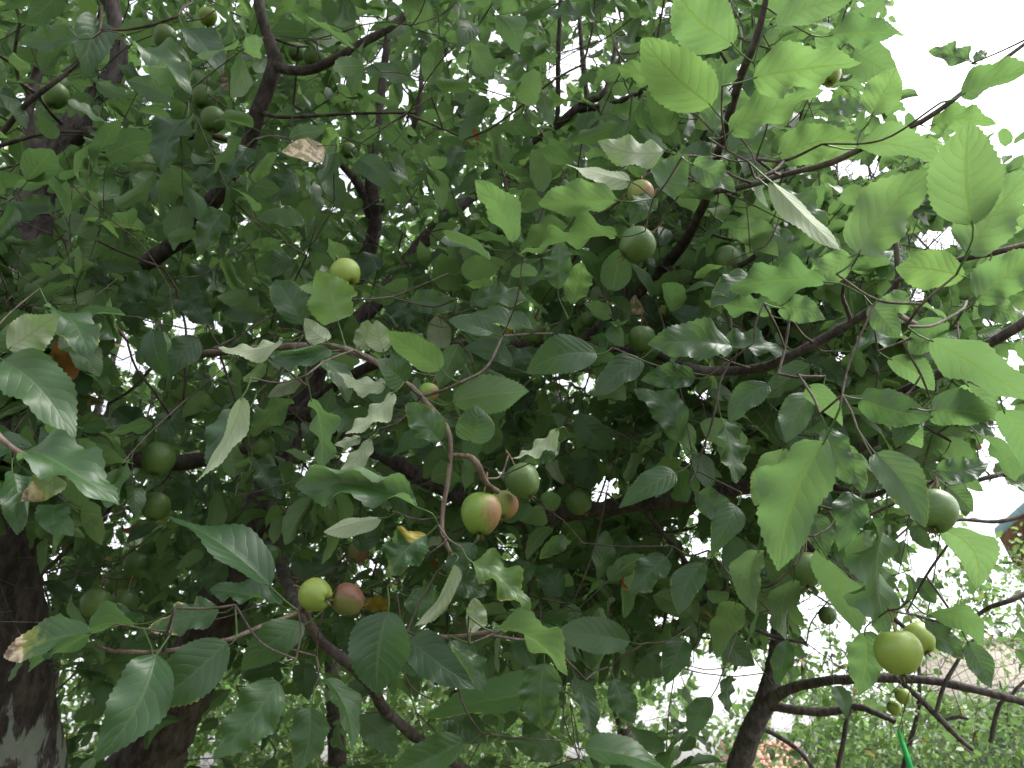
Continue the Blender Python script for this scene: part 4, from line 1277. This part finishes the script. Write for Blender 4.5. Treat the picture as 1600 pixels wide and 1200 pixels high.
# the largest of them as leaves of their own
vis = (px > -20) & (px < 1620) & (py > -20) & (py < 1220) & np.isin(TRI, [0, 1])
score = np.where(vis, S_ * F / d, 0)
n_ind = max(0, 298 - len(HERO))
top = np.argsort(-score)[:n_ind]
HM = []
for k, (V, Fq, U) in enumerate(T_HI):
    c = np.tile([RNG.random(), .1 if k % 4 else .6, 0, 0], (len(V), 1))
    HM.append(mesh_np('leaf', V, Fq, M['leaf'], U, c))
from mathutils import Matrix
for i in top:
    o = link('leaf', HM[TID[i] % len(HM)], BROBJ[BR[I_[i]]], B_[i], world=True)
    o.rotation_euler = Matrix(((X_[i][0], Y_[i][0], N_[i][0]), (X_[i][1], Y_[i][1], N_[i][1]), (X_[i][2], Y_[i][2], N_[i][2]))).to_euler()
    o.scale = (S_[i],) * 3
rest = np.ones(n, bool); rest[top] = False
for ti in range(len(TK)):
    a = Acc()
    for lay in range(4):
        tm = T_[lay]
        sel = np.where(rest & (TRI == ti) & (L_ == lay))[0]
        if not len(sel): continue
        for k, (V, Fq, U) in enumerate(tm):
            s = sel[TID[sel] % len(tm) == k]
            if not len(s): continue
            W = B_[s][:, None] + S_[s][:, None, None] * (V[None, :, :1] * X_[s][:, None] + V[None, :, 1:2] * Y_[s][:, None] + V[None, :, 2:] * N_[s][:, None])
            FF = (Fq[None] + (np.arange(len(s)) * len(V))[:, None, None]).reshape(-1, 4)
            a.add(W.reshape(-1, 3), FF, np.tile(U, (len(s), 1)), np.repeat(COLR[s], len(V), 0))
    if a.n:
        loc = np.array(TREES[TK[ti]].location)
        a.V = [v - loc for v in a.V]
        tag(link('leaves', a.mesh('leaves', M['leaf_far' if ti > 2 else 'leaf']), TREES[TK[ti]], loc, world=True), kind='stuff')
TRIS = sum(len(m.polygons) * 2 for m in bpy.data.meshes)
print("triangles", TRIS, "leaves", n)

# twigs: thickness from what each carries
CNT = np.zeros(NN); CNT[:N_FIRST] = 1
np.add.at(CNT, E_, .3)
for k in range(NN - 1, -1, -1):
    if PAR[k] >= 0: CNT[PAR[k]] += CNT[k]
R_ = np.minimum(.0008 * CNT**.28, .006)
TW = {}
for tr, idx, sides in TWIGS:
    if CNT[idx[1]] < .5: continue      # a shoot without leaves is left out
    p = POS[idx]; r = np.maximum(R_[idx], 0.0009)
    if idx[0] < N_MANUAL: r[0] = min(RAD[idx[0]] * .8 + .0004, r[1] * 1.25)
    else: r[0] = r[1]
    rows = np.column_stack([p, r])
    sp = smooth_path(rows, 9 if sides == 3 else (.008 if sides == 5 else .025))
    V, Fq = tube(sp, sides)
    TW.setdefault(tr, Acc()).add(V, Fq)
for tr, a in TW.items():
    loc = np.array(TREES[TK[tr]].location)
    a.V = [v - loc for v in a.V]
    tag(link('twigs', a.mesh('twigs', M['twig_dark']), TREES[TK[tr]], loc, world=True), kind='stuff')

# blue green spruce low at the far right
sp0 = P(1570, 1100, 7.5)
spruce = empty('spruce_tree', (sp0[0], sp0[1], 0), 'blue green spruce with drooping needled boughs in the bottom right corner', 'tree')
top_z = P(1570, 1062, 7.5)[2]
rows = smooth_path([(sp0[0], sp0[1], -.05, .08), (sp0[0], sp0[1], top_z * .5, .05), (sp0[0], sp0[1], top_z, .008)], .2)
V, Fq = tube(rows, 8)
link('trunk', mesh_np('trunk', V - [sp0[0], sp0[1], 0], Fq, M['bark']), spruce)
ned = plain_material('blue needles', (0.05, 0.10, 0.09), (0.10, 0.16, 0.15), 25, .7, .2, .003)
def bough_mesh(seed):
    r = np.random.default_rng(seed); a = Acc()
    tp = [(0, 0, 0, .008), (.35, 0, -.03, .006), (.7, 0, -.12, .004), (1, 0, -.16, .002)]
    s = smooth_path(tp, .05); V, Fq = tube(s, 4); a.add(V, Fq)
    for k in range(150):
        t = r.uniform(.1, 1); i = int(t * (len(s) - 1)); b = s[i, :3]
        side = r.choice([-1, 1]); ln = .28 * (1.1 - t) * r.uniform(.5, 1)
        e = b + np.array([ln * .6, side * ln, -ln * r.uniform(.1, .6)])
        for q in range(7):
            c = b + (e - b) * (q + r.random()) / 7
            dd = nrm(r.normal(0, 1, 3) + [.6, side * .5, 0]) * .05
            w_ = nrm(np.cross(dd, r.normal(0, 1, 3))) * .0035
            a.add(np.array([c - w_, c + w_, c + dd + w_ * .3, c + dd - w_ * .3]), [(0, 1, 2, 3)])
    return a.mesh('bough', ned)
BM = [bough_mesh(k) for k in range(4)]
for k in range(70):
    z = .5 + (top_z - .5) * (k / 70)**.85
    o = link('bough', BM[k % 4], spruce, (sp0[0], sp0[1], z), world=True)
    s = .15 + 1.15 * (1 - z / (top_z + .1))
    o.scale = (s, s, s); o.rotation_euler = (0, RNG.normal(-.05, .12), k * 2.4)
